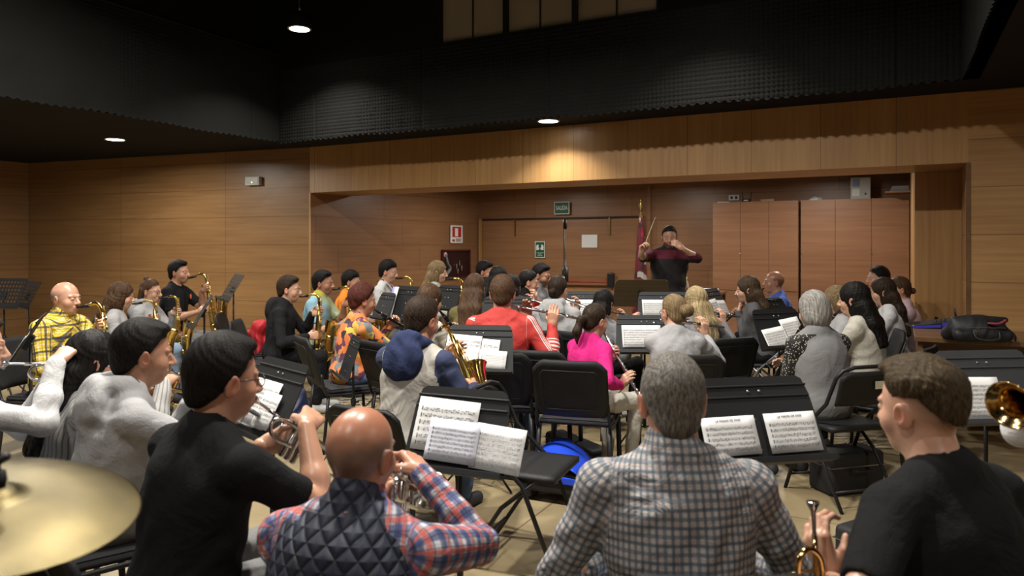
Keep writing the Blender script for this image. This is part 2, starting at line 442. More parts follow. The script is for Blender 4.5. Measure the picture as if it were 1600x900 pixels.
def person(key, label, px, py, Z, a, hair=('short','black'), top=None, bottom=None, skin='mid', s=.97, hy=0, hp=8, hr=0, lean=9,
           sleeve='long', inst=None, ir=None, stand=False, w=1.0, extras=(), hands=None, feet=None, legs=True, seed=None, fold=.0032,
           curl=None, mouth_off=None, elbow=None, shoe=None, group=None, seat=.45, belly=0, kn=0.0, hw=None, cuff=1.0, collar=None, vest=None, hood=None, bow=0):
    seed = seed if seed is not None else (hash_(key) % 97)
    rs = np.random.RandomState(seed)
    wt = P(px, py, Z); zt = wt.z
    pel = .95*s if stand else seat+.085*s
    T = (zt-pel-.267*s)/math.cos(R(lean))
    Rl = rx(-lean)
    PV = V3(0,0,pel); NB = PV+Rl@V3(0,0,T)
    Hc = NB+V3(0, (.030+.10*math.sin(R(lean)))*s+bow, .145*s)
    Rh = rz(-hy)@rx(-hp)@ry(hr)
    h = lambda x,y,z: Hc+Rh@(V3(x,y,z)*s)
    body_sc = s
    tl = lambda x, f, y=0.0: PV+Rl@V3(x*s, y*s, f*T)       # f 0 pelvis..1 neck base
    vh = .0034 if Z < 3 else .0045 if Z < 6 else .0058
    vb = .0075 if Z < 3 else .010 if Z < 6 else .013
    sw = .168*w
    Sh = {i: NB+Rl@V3(i*sw*s, 0, -.062*s) for i in (-1,1)}
    # instrument frame
    mouth = h(0,.098,-.058)
    HN = {}
    Mi = None
    if inst:
        r3 = ir or INST_R[inst]
        Ri = rz(-hy)@rz(r3[2])@ry(r3[1])@rx(r3[0])
        o = mouth + (V3(*mouth_off) if mouth_off else 0)
        Mi = (o, Ri)
        g = GRIPS[inst]
        for nm, i in (('L',-1),('R',1)):
            G, Fd, Nn = (V3(*q) for q in g[nm])
            Fd = nrm(Ri@Fd); Nn = nrm(Ri@Nn); Nn = nrm(Nn-(Nn@Fd)*Fd)
            rad = .012 if inst in ('flute','clarinet') else .022
            Wp = o+Ri@G-Fd*.085*s-Nn*(.014+rad)
            HN[i] = (Wp, Fd, Nn, curl or g['curl'])
    if hands:
        for nm, v in hands.items():
            i = -1 if nm == 'L' else 1
            HN[i] = (V3(*v[0]), nrm(V3(*v[1])), nrm(V3(*v[2])), v[3])
    if hw:
        Ra = rz(-a); o0 = V3(wt.x, wt.y, 0)-Ra@V3(Hc[0], Hc[1], 0)
        for nm, v in hw.items():
            HN[-1 if nm == 'L' else 1] = (Ra.T@(V3(*v[0])-o0), nrm(Ra.T@V3(*v[1])), nrm(Ra.T@V3(*v[2])), v[3])
    for i in (-1,1):
        if i not in HN:
            HN[i] = (V3(i*.13*s, .26*s, pel+.085*s), nrm(V3(-i*.25,1,-.12)), V3(0,0,-1), 16)
    EL = {}
    for i in (-1,1):
        pole = V3(i*.55, -.25, -.85)
        if elbow and i in elbow: pole = V3(*elbow[i])
        EL[i] = ik(Sh[i], HN[i][0], .285*s, .255*s, pole)
    # ---- skin: head
    lo = Hc-.17*s; hi = Hc+.17*s
    F = Field(lo, hi, vh)
    F.el(h(0,-.012,.025), (.077*s,.097*s,.092*s), Rh, .02)
    F.el(h(0,.028,-.035), (.060*s,.064*s,.078*s), Rh, .025)
    F.el(h(0,.058,-.085), (.030*s,.024*s,.024*s), Rh, .025)
    for i in (-1,1):
        F.el(h(i*.040,.056,-.030), (.024*s,.022*s,.026*s), Rh, .02)
        F.el(h(i*.032,.100,.004), (.017*s,.014*s,.012*s), Rh, .014, True)
        F.rc(h(i*.012,.088,.024), h(i*.046,.072,.022), .008*s, .007*s, .012)
        F.el(h(i*.031,.079,.003), (.0125*s,.0125*s,.0105*s), Rh, .004)
        E = Rh@ry(i*10)@rz(-i*22)
        F.el(h(i*.080,-.012,-.012), (.008*s,.021*s,.033*s), E, .006)
        F.el(h(i*.0895,-.006,-.008), (.005*s,.011*s,.018*s), E, .004, True)
        F.rc(h(i*.008,.098,-.033), h(i*.010,.100,-.032), .0085*s, .008*s, .008)
    F.rc(h(0,.088,.010), h(0,.112,-.026), .0085*s, .0115*s, .012)
    F.rc(h(-.017,.087,-.056), h(.017,.087,-.056), .0075*s, .0075*s, .007)
    F.rc(h(-.014,.085,-.068), h(.014,.085,-.068), .0085*s, .0085*s, .007)
    F.rc(Hc+V3(0,-.02,-.06)*s, NB+V3(0,.005,-.03), .052*s*w, .058*s*w, .025)
    Vh, Qh = F.mesh()
    # ---- skin: torso arms legs
    allp = [PV, NB, Hc]+list(Sh.values())+list(EL.values())+[v[0] for v in HN.values()]
    ft = feet or {-1: V3(-.12*s, .40*s+kn, .0), 1: V3(.12*s, .40*s+kn, .0)}
    ft = {i: V3(*ft[i]) for i in ft}
    KN = {}
    for i in (-1,1):
        if stand: KN[i] = V3(i*.10*s, .03, .50*s); ft[i] = V3(i*.12*s, 0, 0)
        else: KN[i] = V3(ft[i][0]*1.05+i*.02, min(.43*s, max(.36*s, ft[i][1]+.02)), seat+.075*s)
    lo = np.min(allp, 0)-.2; hi = np.max(allp, 0)+.15; lo[2] = min(lo[2], pel-.2)
    F = Field(lo, hi, vb)
    g = -.008
    F.el(tl(0,.62), ((.16*w+g)*s,(.112+g)*s,.20*s), Rl, .05)
    F.el(tl(0,.25), ((.14*w+g)*s,(.108+g)*s,.17*s), Rl, .05)
    F.el(tl(0,.0), ((.155*w+g)*s,(.115+g)*s,.11*s), Rl, .05)
    F.rc(NB+V3(0,0,-.02), Hc+V3(0,-.02,-.05)*s, .060*s*w, .052*s*w, .03)
    for i in (-1,1):
        F.rc(NB+V3(0,-.01,0), Sh[i], .042*s, .042*s, .04)
        F.rc(Sh[i], EL[i], .050*s*w, .039*s, .02)
        Wp, Fd = HN[i][0], HN[i][1]
        mid = EL[i]+(Wp-EL[i])*.35
        F.rc(EL[i], mid, .038*s, .041*s, .02); F.rc(mid, Wp-Fd*.01, .040*s, .0255*s, .02)
    Vb, Qb = F.mesh()
    parts = [(Vh, Qh), (Vb, Qb)]
    for i in (-1,1):
        Wp, Fd, Nn, cu = HN[i]
        c = Wp+Fd*.08*s; F = Field(c-.145*s, c+.145*s, .0034 if Z < 3 else .0042)
        hand_prims(F, Wp, Fd, Nn, i < 0, s*(1.0 if w > .95 else .92), cu); parts.append(F.mesh())
    Vs = []; Qs = []; n = 0
    for v, q in parts: Vs.append(v); Qs.append(q+n); n += len(v)
    Vs = np.concatenate(Vs); Qs = np.concatenate(Qs)
    base = np.array(SK[skin]); col = np.tile(base, (len(Vs),1))
    q = ((Vs-Hc)@Rh)/s; X, Y, Zz = q.T
    def blot(m, c, st=1.0):
        m = np.clip(m, 0, 1)[:,None]*st; return col*(1-m)+np.array(c)*m
    inh = np.arange(len(Vs)) < len(Vh)
    def ellm(cx, cy, cz, ax, ay, az, soft=.35):
        d = np.sqrt(((np.abs(X)-cx)/ax)**2+((Y-cy)/ay)**2+((Zz-cz)/az)**2); return np.where(inh, np.clip((1-d)/soft, 0, 1), 0)
    hc = np.array(HAIRC[hair[1]][0])*1.4
    col = blot(ellm(.035,.06,-.03,.03,.04,.025,.9), base*V3(1.15,.72,.68), .5)          # cheeks
    col = blot(ellm(.085,-.01,-.01,.02,.03,.04,.9), base*V3(1.2,.65,.6), .6)             # ears
    if 'stubble' in extras or 'beard' in extras:
        st = .9 if 'beard' in extras else .42
        m = np.where(inh & (Zz < -.038) & (Y > .0) & (Zz > -.13), np.clip((-.038-Zz)/.02,0,1)*np.clip((Y-.0)/.02,0,1), 0)
        m = m*(1-ellm(0,.09,-.062,.02,.03,.011,.4)); col = blot(m, hc+.02 if 'beard' in extras else base*.45, st)
    col = blot(ellm(0,.09,-.062,.023,.03,.011,.5), base*V3(1.0,.5,.5), .7)
    col = blot(ellm(.030,.088,.030,.021,.03,.0055,.5), hc, .85)
    col = blot(ellm(.031,.094,.000,.014,.02,.0042,.5), (.03,.02,.018), .9)
    if hair[0] == 'bald':
        pl = hairline(Y, Zz); nz_ = .012*np.sin(90*X+3*np.sin(60*Zz))*np.sin(80*Zz+2*np.sin(70*Y))
        m = np.clip((pl+.004)/.02,0,1)*np.clip((.062-Zz+nz_*.5+.10*Y)/.040,0,1)*(1-ellm(.085,-.01,-.01,.016,.025,.036,.3))
        col = blot(np.where(inh, m, 0), hc*1.1+.015, .85)
        col = blot(np.where(inh & (Zz > .03), np.clip((Zz-.03)/.05,0,1), 0), base*V3(.85,.62,.5), .45)
    else:
        pl = hairline(Y, Zz)-(.006+.020*np.clip(-Y/.07+.35, 0, 1) if hair[0] == 'fadetop' else 0); fd = hair[0] in ('fadetop','crop')
        col = blot(np.where(inh & (Zz > -.135), np.clip((pl+.003)/(.045 if fd else .012),0,1)*(1-ellm(.085,-.01,-.01,.016,.025,.036,.3)), 0), hc, .85)
    o = np_mesh('person', Vs, Qs, SKIN, None, None, col)
    o.rotation_euler = (0,0,-R(a))
    Rw = rz(-a); off = Rw@V3(Hc[0]+ (Rh@V3(0,0,.1))[0]*0, Hc[1], 0)
    o.location = (wt.x-off[0], wt.y-off[1], 0)
    tag(o, label, 'person', group)
    Mw = Matrix.Translation(o.location) @ Matrix.Rotation(-R(a), 4, 'Z')
    # ---- hair
    st, hcN = hair[0], hair[1]
    def hairfield(vol, clip=True, extra=None, lo=(-.2,-.26,-.2), hi=(.2,.2,.2), dn=.0035, taper=.022, lift=0.0, keep=False, lift_back=0.0):
        a_, b_ = Hc+V3(*lo)*s, Hc+V3(*hi)*s
        F = Field(a_, b_, vh)
        F.el(h(0,-.014,.027+vol*.4), ((.079+vol*.6)*s,(.099+vol*.7)*s,(.094+vol)*s), Rh, .02)
        if clip == 'short': F.el(h(0,-.056,-.044), (.056*s,.048*s,.048*s), Rh, .03)
        if extra: extra(F)
        if clip == 'short':
            x,y,z = F.pts((slice(None),)*3); x = (x-Hc[0])/s; y = (y-Hc[1])/s; z = (z-Hc[2])/s
            lx, ly, lz = (x*Rh[0,i]+y*Rh[1,i]+z*Rh[2,i] for i in range(3)); pl = hairline(ly, lz)-lift
            far = (lz < -.13) | (ly < -.135)
            fr = np.clip((ly-.0)/.04, 0, 1); pl = pl-lift_back*np.clip(-ly/.07+.35, 0, 1)
            F.f = np.maximum(F.f+(vol*.6+fr*(vol*.5+.004))*s*np.clip(1-pl/(taper+.024*fr), 0, 1), np.where(far & keep, -1, -pl*s)).astype(np.float32)
        sd = rs.rand()*6
        def st_(x, y, z):
            u = x-Hc[0]; v = y-Hc[1]-.0; az = np.arctan2(u, v+.02)
            return (dn*(np.sin(az*13+sd+2.6*np.sin(z*31+az*3))*.35+np.sin(az*41-z*58+2*np.sin(z*90)+sd)*.35+np.sin(x*130+y*95+z*110+3*np.sin(z*60+x*50))*.4)).astype(np.float32)
        F.disp(st_)
        return F
    fields = []
    if st in ('short','messy','fringe','crop'):
        vol = {'short': .014, 'messy': .022, 'fringe': .018, 'crop': .006}[st]
        def ex(F):
            if st == 'fringe':
                F.el(h(0,.055,.075), (.068*s,.048*s,.035*s), Rh, .02)
            if st == 'messy':
                F.el(h(.0,.030,.100), (.062*s,.062*s,.030*s), Rh, .02); F.el(h(0,-.07,.03), (.075*s,.045*s,.07*s), Rh, .02)
                for i in (-1,1): F.el(h(i*.072,-.01,.035), (.022*s,.05*s,.040*s), Rh, .02)
            if st == 'short':
                F.el(h(0,.040,.098), (.058*s,.052*s,.024*s), Rh, .02)
            for i in (-1,1): F.rc(h(i*.077,.012,.02), h(i*.075,.010,-.012), .007*s, .004*s, .012)
        fields.append(hairfield(vol, 'short', ex, dn=.0012 if st == 'crop' else .0017 if st != 'messy' else .0035))
    if st == 'fadetop':
        def ex(F):
            F.el(h(0,.030,.098), (.066*s,.070*s,.030*s), Rh, .02); F.el(h(.0,-.07,.055), (.066*s,.035*s,.045*s), Rh, .02)
            for i in (-1,1): F.el(h(i*.070,-.02,.062), (.018*s,.06*s,.030*s), Rh, .02)
        fields.append(hairfield(.010, 'short', ex, dn=.0022, lift=.004, taper=.030, lift_back=.062))
    if st in ('long','bob','longstraight','wavy'):
        L = {'long': .30, 'bob': .13, 'longstraight': .36, 'wavy': .27}[st]
        def ex(F):
            if st == 'bob':
                F.el(h(0,-.030,-.020), (.094*s,.092*s,.108*s), Rh, .02)
            else:
                wv = .012 if st == 'wavy' else 0
                F.el(h(0,-.035,-.045), ((.090+wv)*s,(.082+wv)*s,.125*s), Rh, .02)
                b = tl(0,1,-.075)+V3(0,0,.02)
                for xx, rr in ((-.052,.042),(0,.050),(.052,.042)):
                    m1 = h(xx,-.085,-.05); m2 = NB+Rl@(V3(xx*1.25,-.098,-.03)*s); m3 = NB+Rl@V3(xx*1.1*s, -.128*s, -(L-.12)*s)
                    F.rc(m1, m2, rr*s, rr*.92*s, .03); F.rc(m2, m3, rr*.92*s, rr*.62*s, .03)
            F.el(h(0,.105,-.035), (.058*s,.082*s,.098*s), Rh, .014, True)
            F.el(h(0,.075,-.09), (.058*s,.055*s,.055*s), Rh, .012, True)
            if st == 'bob':
                F.plane((0,0,1), Hc[2]-.118*s)
        fields.append(hairfield(.014, False, ex, lo=(-.2,-.30,-.45), dn=.005 if st == 'wavy' else .0028))
    if st in ('pony','bun','lowbun','topbun','half'):
        def ex(F):
            if st == 'pony':
                F.rc(h(0,-.10,.0), h(0,-.145,-.02), .024*s, .028*s, .01); F.rc(h(0,-.145,-.02), h(.0,-.165,-.11), .030*s, .032*s, .02); F.rc(h(.0,-.165,-.11), h(.01,-.150,-.20), .032*s, .010*s, .02)
            if st == 'bun':
                F.el(h(.03,-.135,.0), (.050*s,.040*s,.046*s), Rh, .01)
            if st == 'lowbun':
                F.el(h(0,-.122,-.028), (.034*s,.028*s,.032*s), Rh, .008)
            if st == 'topbun':
                F.el(h(0,-.07,.125), (.026*s,.026*s,.024*s), Rh, .008); F.rc(h(-.06,-.06,0), h(-.06,-.08,-.10), .035*s, .02*s, .02); F.rc(h(.06,-.06,0), h(.06,-.08,-.10), .035*s, .02*s, .02)
        fields.append(hairfield(.008, 'short', ex, lo=(-.2,-.26,-.28), dn=.0018, keep=True))
    vs = []; qs = []; n = 0
    for F in fields:
        v, qd = F.mesh(); vs.append(v); qs.append(qd+n); n += len(v)
    if vs:
        v = np.concatenate(vs); qd = np.concatenate(qs); lq = (v-Hc)@Rh
        az = np.arctan2(lq[:,0], -(lq[:,1]+.0)+.0); 
        topm = np.clip((lq[:,2]/s-.05)/.05, 0, 1)
        u = az*.12*(1-topm)+lq[:,0]*1.2*topm
        np_mesh('hair', v, qd, (HMS if st in ('short','crop','fadetop','messy','fringe') else HM)[hcN], o, np.stack([u, lq[:,2]+lq[:,1], lq[:,1]], 1))
    # ---- clothes
    if top:
        lo2 = lo-.02; F = Field(lo2, hi+.02, vb)
        g = .010
        F.el(tl(0,.66,-.005), ((.172*w+g)*s,(.118+g)*s,.17*s), Rl, .06)
        F.el(tl(0,.34,.0), ((.152*w+g)*s,(.116+g+belly*.4)*s,.16*s), Rl, .06)
        F.el(tl(0,.02,.0), ((.168*w+g)*s,(.128+g+belly)*s,.125*s), Rl, .06)
        F.rc(NB+Rl@V3(0,.018*s,-.075*s), NB+Rl@V3(0,.004*s,-.02*s), .082*s*w, .070*s*w, .04)
        for i in (-1,1):
            F.rc(NB+Rl@V3(i*.02,-.012*s,.010*s), Sh[i]+V3(0,0,-.004), .056*s, .052*s*w, .035)
            if sleeve == 'long':
                F.rc(Sh[i], EL[i], (.060*w)*s, .048*s, .022)
                Wp, Fd = HN[i][0], HN[i][1]; e = EL[i]+(Wp-EL[i])*cuff
                mid = EL[i]+(e-EL[i])*.4
                F.rc(EL[i], mid, .049*s, .048*s, .015); F.rc(mid, e, .048*s, .034*s, .015)
            else:
                e = Sh[i]+(EL[i]-Sh[i])*.66; F.rc(Sh[i], e, .062*s*w, .056*s, .022)
                ax = nrm(EL[i]-Sh[i]); F.rc(e+ax*.062, e+ax*.20, .064*s, .064*s, .006, True)
        if hood is True:
            pts = [NB+Rl@V3(.062*math.sin(t)*s, -.030*s+.075*math.cos(t)*s, .040*s-.02*abs(math.cos(t))) for t in np.linspace(.9, 2*math.pi-.9, 9)]
            for p_, q_ in zip(pts[:-1], pts[1:]): F.rc(p_, q_, .036*s, .036*s, .016)
            F.el(NB+Rl@V3(0,-.112*s,-.050*s), (.125*s,.056*s,.110*s), Rl, .02)
        elif not collar:
            F.rc(NB+V3(0,.012,.035), NB+V3(0,.05,.14), .052*s*w, .062*s*w, .008, True)
        if collar:
            F.rc(NB+V3(0,-.008,.0), Hc+V3(0,-.02,-.10)*s, .066*s*w, .062*s*w, .012)
        if fold: F.disp(fold_noise(seed, fold))
        v, qd = F.mesh()
        # per-vertex cloth coordinates
        dt = np.sqrt(((v[:,0])/(.17*s))**2+((v[:,1]-NB[1]*.6)/(.15*s))**2)
        UV = np.zeros((len(v),3)); zt_ = (v-PV)@Rl
        UV[:,0] = np.arctan2(zt_[:,0], -zt_[:,1])*np.clip(np.hypot(zt_[:,0], zt_[:,1]), 0, .21); UV[:,1] = zt_[:,2]
        lim = sw*s*.93
        for i in (-1,1):
            best = np.full(len(v), 9.0)
            for (A, B, r0) in ((Sh[i], EL[i], .06), (EL[i], HN[i][0], .048)):
                ba = B-A; t = np.clip(((v-A)@ba)/(ba@ba), 0, 1.1); d = v-A-t[:,None]*ba; dd = np.linalg.norm(d, axis=1)
                m = (dd < best) & (dd < .085*s); 
                if A is Sh[i]:
                    q2 = v-NB; m &= ((np.abs(q2@Rl[:,0]) > lim))
                tu = np.clip(((v-A)@ba)/(ba@ba), -.3, 1.1); e1 = nrm(np.cross(ba, V3(0,1,.3))); e2 = nrm(np.cross(ba, e1)); ang = np.arctan2(d@e1, d@e2)
                ofs = 0 if A is Sh[i] else .285*s
                UV[m,0] = ang[m]*r0; UV[m,1] = (tu if A is Sh[i] else t)[m]*np.linalg.norm(ba)+ofs; UV[m,2] = i*1.0
                best = np.minimum(best, dd)
        np_mesh(collar if isinstance(collar, str) else extras_name(extras, 'shirt'), v, qd, top, o, UV)
    if hood and hood is not True:
        F = Field(NB-.25*s, NB+.25*s, vb*.8)
        pts = [NB+Rl@V3(.070*math.sin(t)*s, -.020*s+.085*math.cos(t)*s, .020*s-.03*math.cos(t)) for t in np.linspace(.7, 2*math.pi-.7, 9)]
        for p_, q_ in zip(pts[:-1], pts[1:]): F.rc(p_, q_, .036*s, .036*s, .02)
        F.el(NB+Rl@V3(0,-.118*s,-.065*s), (.125*s,.055*s,.125*s), Rl, .03)
        F.el(NB+Rl@V3(0,-.02*s,.09*s), (.055*s,.045*s,.09*s), Rl, .02, True)
        F.disp(fold_noise(seed+3, .004)); v, qd = F.mesh(); np_mesh('hood', v, qd, hood, o, v)
    if vest:
        F = Field(lo, hi, vb); g = .024
        F.el(tl(0,.66,-.005), ((.165*w+g)*s,(.118+g)*s,.175*s), Rl, .06)
        F.el(tl(0,.34,.0), ((.152*w+g)*s,(.116+g+belly*.4)*s,.16*s), Rl, .06)
        F.el(tl(0,.0,.0), ((.168*w+g)*s,(.128+g+belly)*s,.14*s), Rl, .06)
        for i in (-1,1): F.rc(NB+Rl@V3(i*.02,-.012*s,.012*s), NB+(Sh[i]-NB)*.72, .062*s, .058*s, .03)
        F.rc(NB+V3(0,-.004,.0), NB+V3(0,.004,.055*s), .070*s, .066*s, .015)
        for i in (-1,1): F.el(Sh[i]+Rl@V3(i*.055*s,0,-.03*s), (.050*s,.085*s,.13*s), Rl, .01, True)
        F.disp(fold_noise(seed+5, .002)); v, qd = F.mesh(); zt_ = (v-PV)@Rl
        UV = np.stack([np.arctan2(zt_[:,0], -zt_[:,1])*np.clip(np.hypot(zt_[:,0], zt_[:,1]), 0, .21), zt_[:,2], zt_[:,2]*0], 1)
        np_mesh('vest', v, qd, vest, o, UV)
    if bottom and legs:
        pts = [PV, KN[-1], KN[1], ft[-1], ft[1]]
        F = Field(np.min(pts,0)-.2, np.max(pts,0)+.2, max(vb, .010))
        F.el(PV+V3(0,-.01,-.0), (.165*w*s,.125*s,.095*s), None, .05)
        for i in (-1,1):
            H = PV+V3(i*.085*s, .0, -.01); 
            F.rc(H, KN[i], .086*s, .062*s, .03); A = ft[i]+V3(0,-.02,.10)
            F.rc(KN[i], A, .061*s, .046*s, .02)
        F.disp(fold_noise(seed+9, .003)); v, qd = F.mesh(); np_mesh('trousers', v, qd, bottom, o, v)
        for i in (-1,1):
            F = Field(ft[i]+V3(-.09,-.14,-.02), ft[i]+V3(.09,.24,.15), .008)
            F.rc(ft[i]+V3(0,-.045,.045), ft[i]+V3(i*.012,.12,.034), .040, .036, .02); F.rc(ft[i]+V3(0,-.02,.05), ft[i]+V3(0,-.02,.10), .040, .038, .02)
            F.plane((0,0,1), .0); v, qd = F.mesh(); np_mesh('shoe', v, qd, shoe or M['shoe'], o, v)
    if 'glasses' in extras:
        mb = MB()
        for i in (-1,1):
            c = h(i*.033,.098,.002)
            mb.tube([c+Rh@(V3(.021*math.cos(t), 0, .017*math.sin(t))*s) for t in np.linspace(0, 2*math.pi, 15)], .0018, 6)
            mb.tube([h(i*.054,.096,.008), h(i*.078,.05,.008), h(i*.086,-.01,.004)], .0018, 6)
        mb.tube([h(-.012,.100,.005), h(0,.104,.008), h(.012,.100,.005)], .0018, 6); mb.build('glasses', M['frame_dark'], o, True)
    if 'strap' in extras:
        mb = MB()
        for i in (-1,1): mb.tube([NB+Rl@V3(i*.02,-.085*s,.02), NB+Rl@V3(i*.065*s,-.01,.062*s), tl(i*.055,.86,.135), tl(i*.015,.62,.165)], .013, 6, flat=.25)
        mb.build('neck_strap', M['black'], o, True)
    if 'apatch' in extras:
        MB().lathe([(.001,.004),(.028,.004),(.028,0)], tl(-.10,.80,.118), Rl@V3(-.25,1,.1)).build('chest_patch', M['orange_flat'], o)
    info = dict(o=o, M=Mw, NB=NB, Hc=Hc, mouth=mouth, h=h, s=s, pel=pel, a=a, HN=HN, EL=EL, key=key, label=label)
    if inst: info['inst'] = (inst, Mw @ (Matrix.Translation(Vector(Mi[0])) @ Matrix(Mi[1].tolist()).to_4x4()))
    PEOPLE[key] = info
    if T < .30*s or T > .62*s: print('TORSO', key, round(T,2), 'ztop', round(zt,2))
    return info
def hash_(k):
    v = 7
    for ch in k: v = (v*31+ord(ch)) % 100003
    return v
def extras_name(ex, d):
    for e in ex:
        if e.startswith('n:'): return e[2:]
    return d
# ---------------------------------------------------------------- shared materials
M = {}
M['shoe'] = plain('shoe_dark', (.03,.03,.035), .6); M['shoe_white'] = plain('shoe_white', (.42,.42,.42), .6)
M['frame_dark'] = plain('glasses_frame', (.02,.015,.015), .3)
M['black'] = plain('black_fabric', (.012,.012,.014), .85)
M['blackplastic'] = plain('black_plastic', (.018,.018,.020), .42, bmp=.15, bscale=200)
M['chairfab'] = plain('chair_fabric', (.022,.022,.025), .9, bmp=.4, bscale=300)
M['chairshell'] = plain('chair_shell', (.011,.011,.012), .55, bmp=.3, bscale=250)
M['steel_black'] = plain('black_steel', (.02,.02,.022), .38, .3)
M['greymetal'] = metal('grey_metal', (.35,.35,.37), .35)
M['chrome'] = metal('chrome', (.75,.75,.78), .12)
M['silver'] = metal('silver', (.80,.80,.80), .16)
M['gold'] = metal('gold', (.85,.60,.20), .16)
M['goldwarm'] = metal('gold_lacquer', (.80,.55,.22), .13)
M['clarinet'] = plain('grenadilla', (.012,.011,.012), .28)
M['orange_flat'] = plain('orange_print', (.75,.16,.05), .8)
M['desk'] = plain('stand_black', (.0095,.010,.011), .55, bmp=.1, bscale=250)
M['desk_grey'] = plain('stand_dark_grey', (.030,.032,.036), .55, bmp=.1, bscale=250)
M['paper'] = plain('paper', (.70,.70,.70), .8, var=.04, scale=3)
M['ink'] = plain('ink', (.05,.05,.055), .9)
M['inksoft'] = plain('soft_ink', (.30,.30,.31), .9)
M['foam'] = plain('acoustic_foam', (.0120,.0125,.0118), .9, var=.25, scale=3)
M['foam2'] = plain('dark_ceiling', (.0035,.0035,.004), .9, var=.3, scale=2)
M['white'] = plain('white_plastic', (.62,.62,.60), .5, var=.05)
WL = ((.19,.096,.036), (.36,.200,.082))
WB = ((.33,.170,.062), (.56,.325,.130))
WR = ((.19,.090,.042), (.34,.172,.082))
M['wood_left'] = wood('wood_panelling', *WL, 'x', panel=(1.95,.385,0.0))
M['wood_beam'] = wood('wood_beam_veneer', *WB, 'z', panel=(.62,90,0))
M['wood_right'] = wood('wood_right_panelling', *WB, 'x', panel=(2.4,.405,0))
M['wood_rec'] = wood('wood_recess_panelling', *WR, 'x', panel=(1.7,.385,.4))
M['wood_door'] = wood('wood_door', *WR, 'x', panel=None)
M['wood_cab'] = wood('wood_cabinet', (.20,.092,.046), (.34,.168,.086), 'x', panel=None, rough=.42)
M['wood_plain'] = wood('wood_table', (.10,.05,.022), (.20,.10,.042), 'x')
M['wood_desk'] = wood('wood_music_desk', (.05,.032,.014), (.11,.075,.035), 'x', rough=.5)
def floor_mat():
    m, nt, b = new_mat('stone_floor')
    tc = N(nt, 'ShaderNodeTexCoord')
    n1 = N(nt, 'ShaderNodeTexNoise'); n1.inputs['Scale'].default_value = 1.6; n1.inputs['Detail'].default_value = 8; n1.inputs['Roughness'].default_value = .62; n1.inputs['Distortion'].default_value = .6
    n2 = N(nt, 'ShaderNodeTexNoise'); n2.inputs['Scale'].default_value = 14; n2.inputs['Detail'].default_value = 6
    for n in (n1, n2): nt.links.new(tc.outputs['Object'], n.inputs['Vector'])
    r = N(nt, 'ShaderNodeMapRange'); nt.links.new(n1.outputs['Fac'], r.inputs[0]); r.inputs[1].default_value = .32; r.inputs[2].default_value = .7
    c = mix(nt, r.outputs[0], (.16,.120,.062), (.33,.265,.155))
    c = mix(nt, mth(nt, 'MULTIPLY', n2.outputs['Fac'], .5), c, (.25,.195,.11))
    s = N(nt, 'ShaderNodeSeparateXYZ'); nt.links.new(tc.outputs['Object'], s.inputs[0])
    j = mth(nt, 'MAXIMUM', stripe(nt, s.outputs[0], 1.0, .012, .3), stripe(nt, s.outputs[1], 1.0, .012, .15))
    c = mix(nt, mth(nt, 'MULTIPLY', j, .75), c, (.10,.07,.04))
    nt.links.new(c, b.inputs['Base Color']); b.inputs['Roughness'].default_value = .42
    bump(nt, b, n2.outputs['Fac'], .08, .004)
    return m
M['floor'] = floor_mat()

# ---------------------------------------------------------------- room (u along the stage wall, v towards it)
RZ = math.atan2(-1136, 2150)
E1 = Vector((math.cos(RZ), math.sin(RZ), 0)); E2 = Vector((-math.sin(RZ), math.cos(RZ), 0))
def rm(u, v, z=0): return E1*u+E2*v+Vector((0,0,z))
CL, PITZ = 2.84, 4.9
def struct(name, mb, mat, rz=RZ, loc=(0,0,0), **k):
    o = mb.build(name, mat, None, **k); o.rotation_euler = (0,0,rz); o.location = loc; tag(o, kind='structure'); return o
struct('floor', MB().box((-13,-5,-.1),(4.5,12,0)), M['floor'])
UL, UR, VB = -6.90, .545, 7.30
# beam over the stage opening and the wall right of it
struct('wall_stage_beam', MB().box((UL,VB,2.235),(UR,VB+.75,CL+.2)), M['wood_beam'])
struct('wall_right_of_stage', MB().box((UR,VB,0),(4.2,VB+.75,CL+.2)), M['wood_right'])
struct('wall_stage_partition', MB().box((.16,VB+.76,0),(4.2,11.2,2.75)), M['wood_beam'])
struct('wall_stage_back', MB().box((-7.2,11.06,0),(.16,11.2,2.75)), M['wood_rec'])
struct('ceiling_stage', MB().box((-7.2,VB+.75,2.60),(.16,11.06,2.75)), M['foam2'])
# splayed left wall of the stage
A = rm(UL,VB); B = rm(-6.49,11.1); d = B-A
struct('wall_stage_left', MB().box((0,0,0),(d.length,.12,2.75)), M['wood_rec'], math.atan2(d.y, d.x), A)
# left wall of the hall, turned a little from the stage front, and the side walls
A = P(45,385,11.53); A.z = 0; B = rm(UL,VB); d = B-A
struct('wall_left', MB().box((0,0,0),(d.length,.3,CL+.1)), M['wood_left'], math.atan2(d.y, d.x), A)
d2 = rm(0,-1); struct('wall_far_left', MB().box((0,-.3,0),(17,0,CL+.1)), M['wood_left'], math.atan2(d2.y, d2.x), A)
struct('wall_side_right', MB().box((3.4,-4.4,0),(3.6,VB,5)), M['wood_right'])
struct('wall_behind', MB().box((-12.6,-4.4,0),(3.4,-4.2,5)), M['wood_right'])
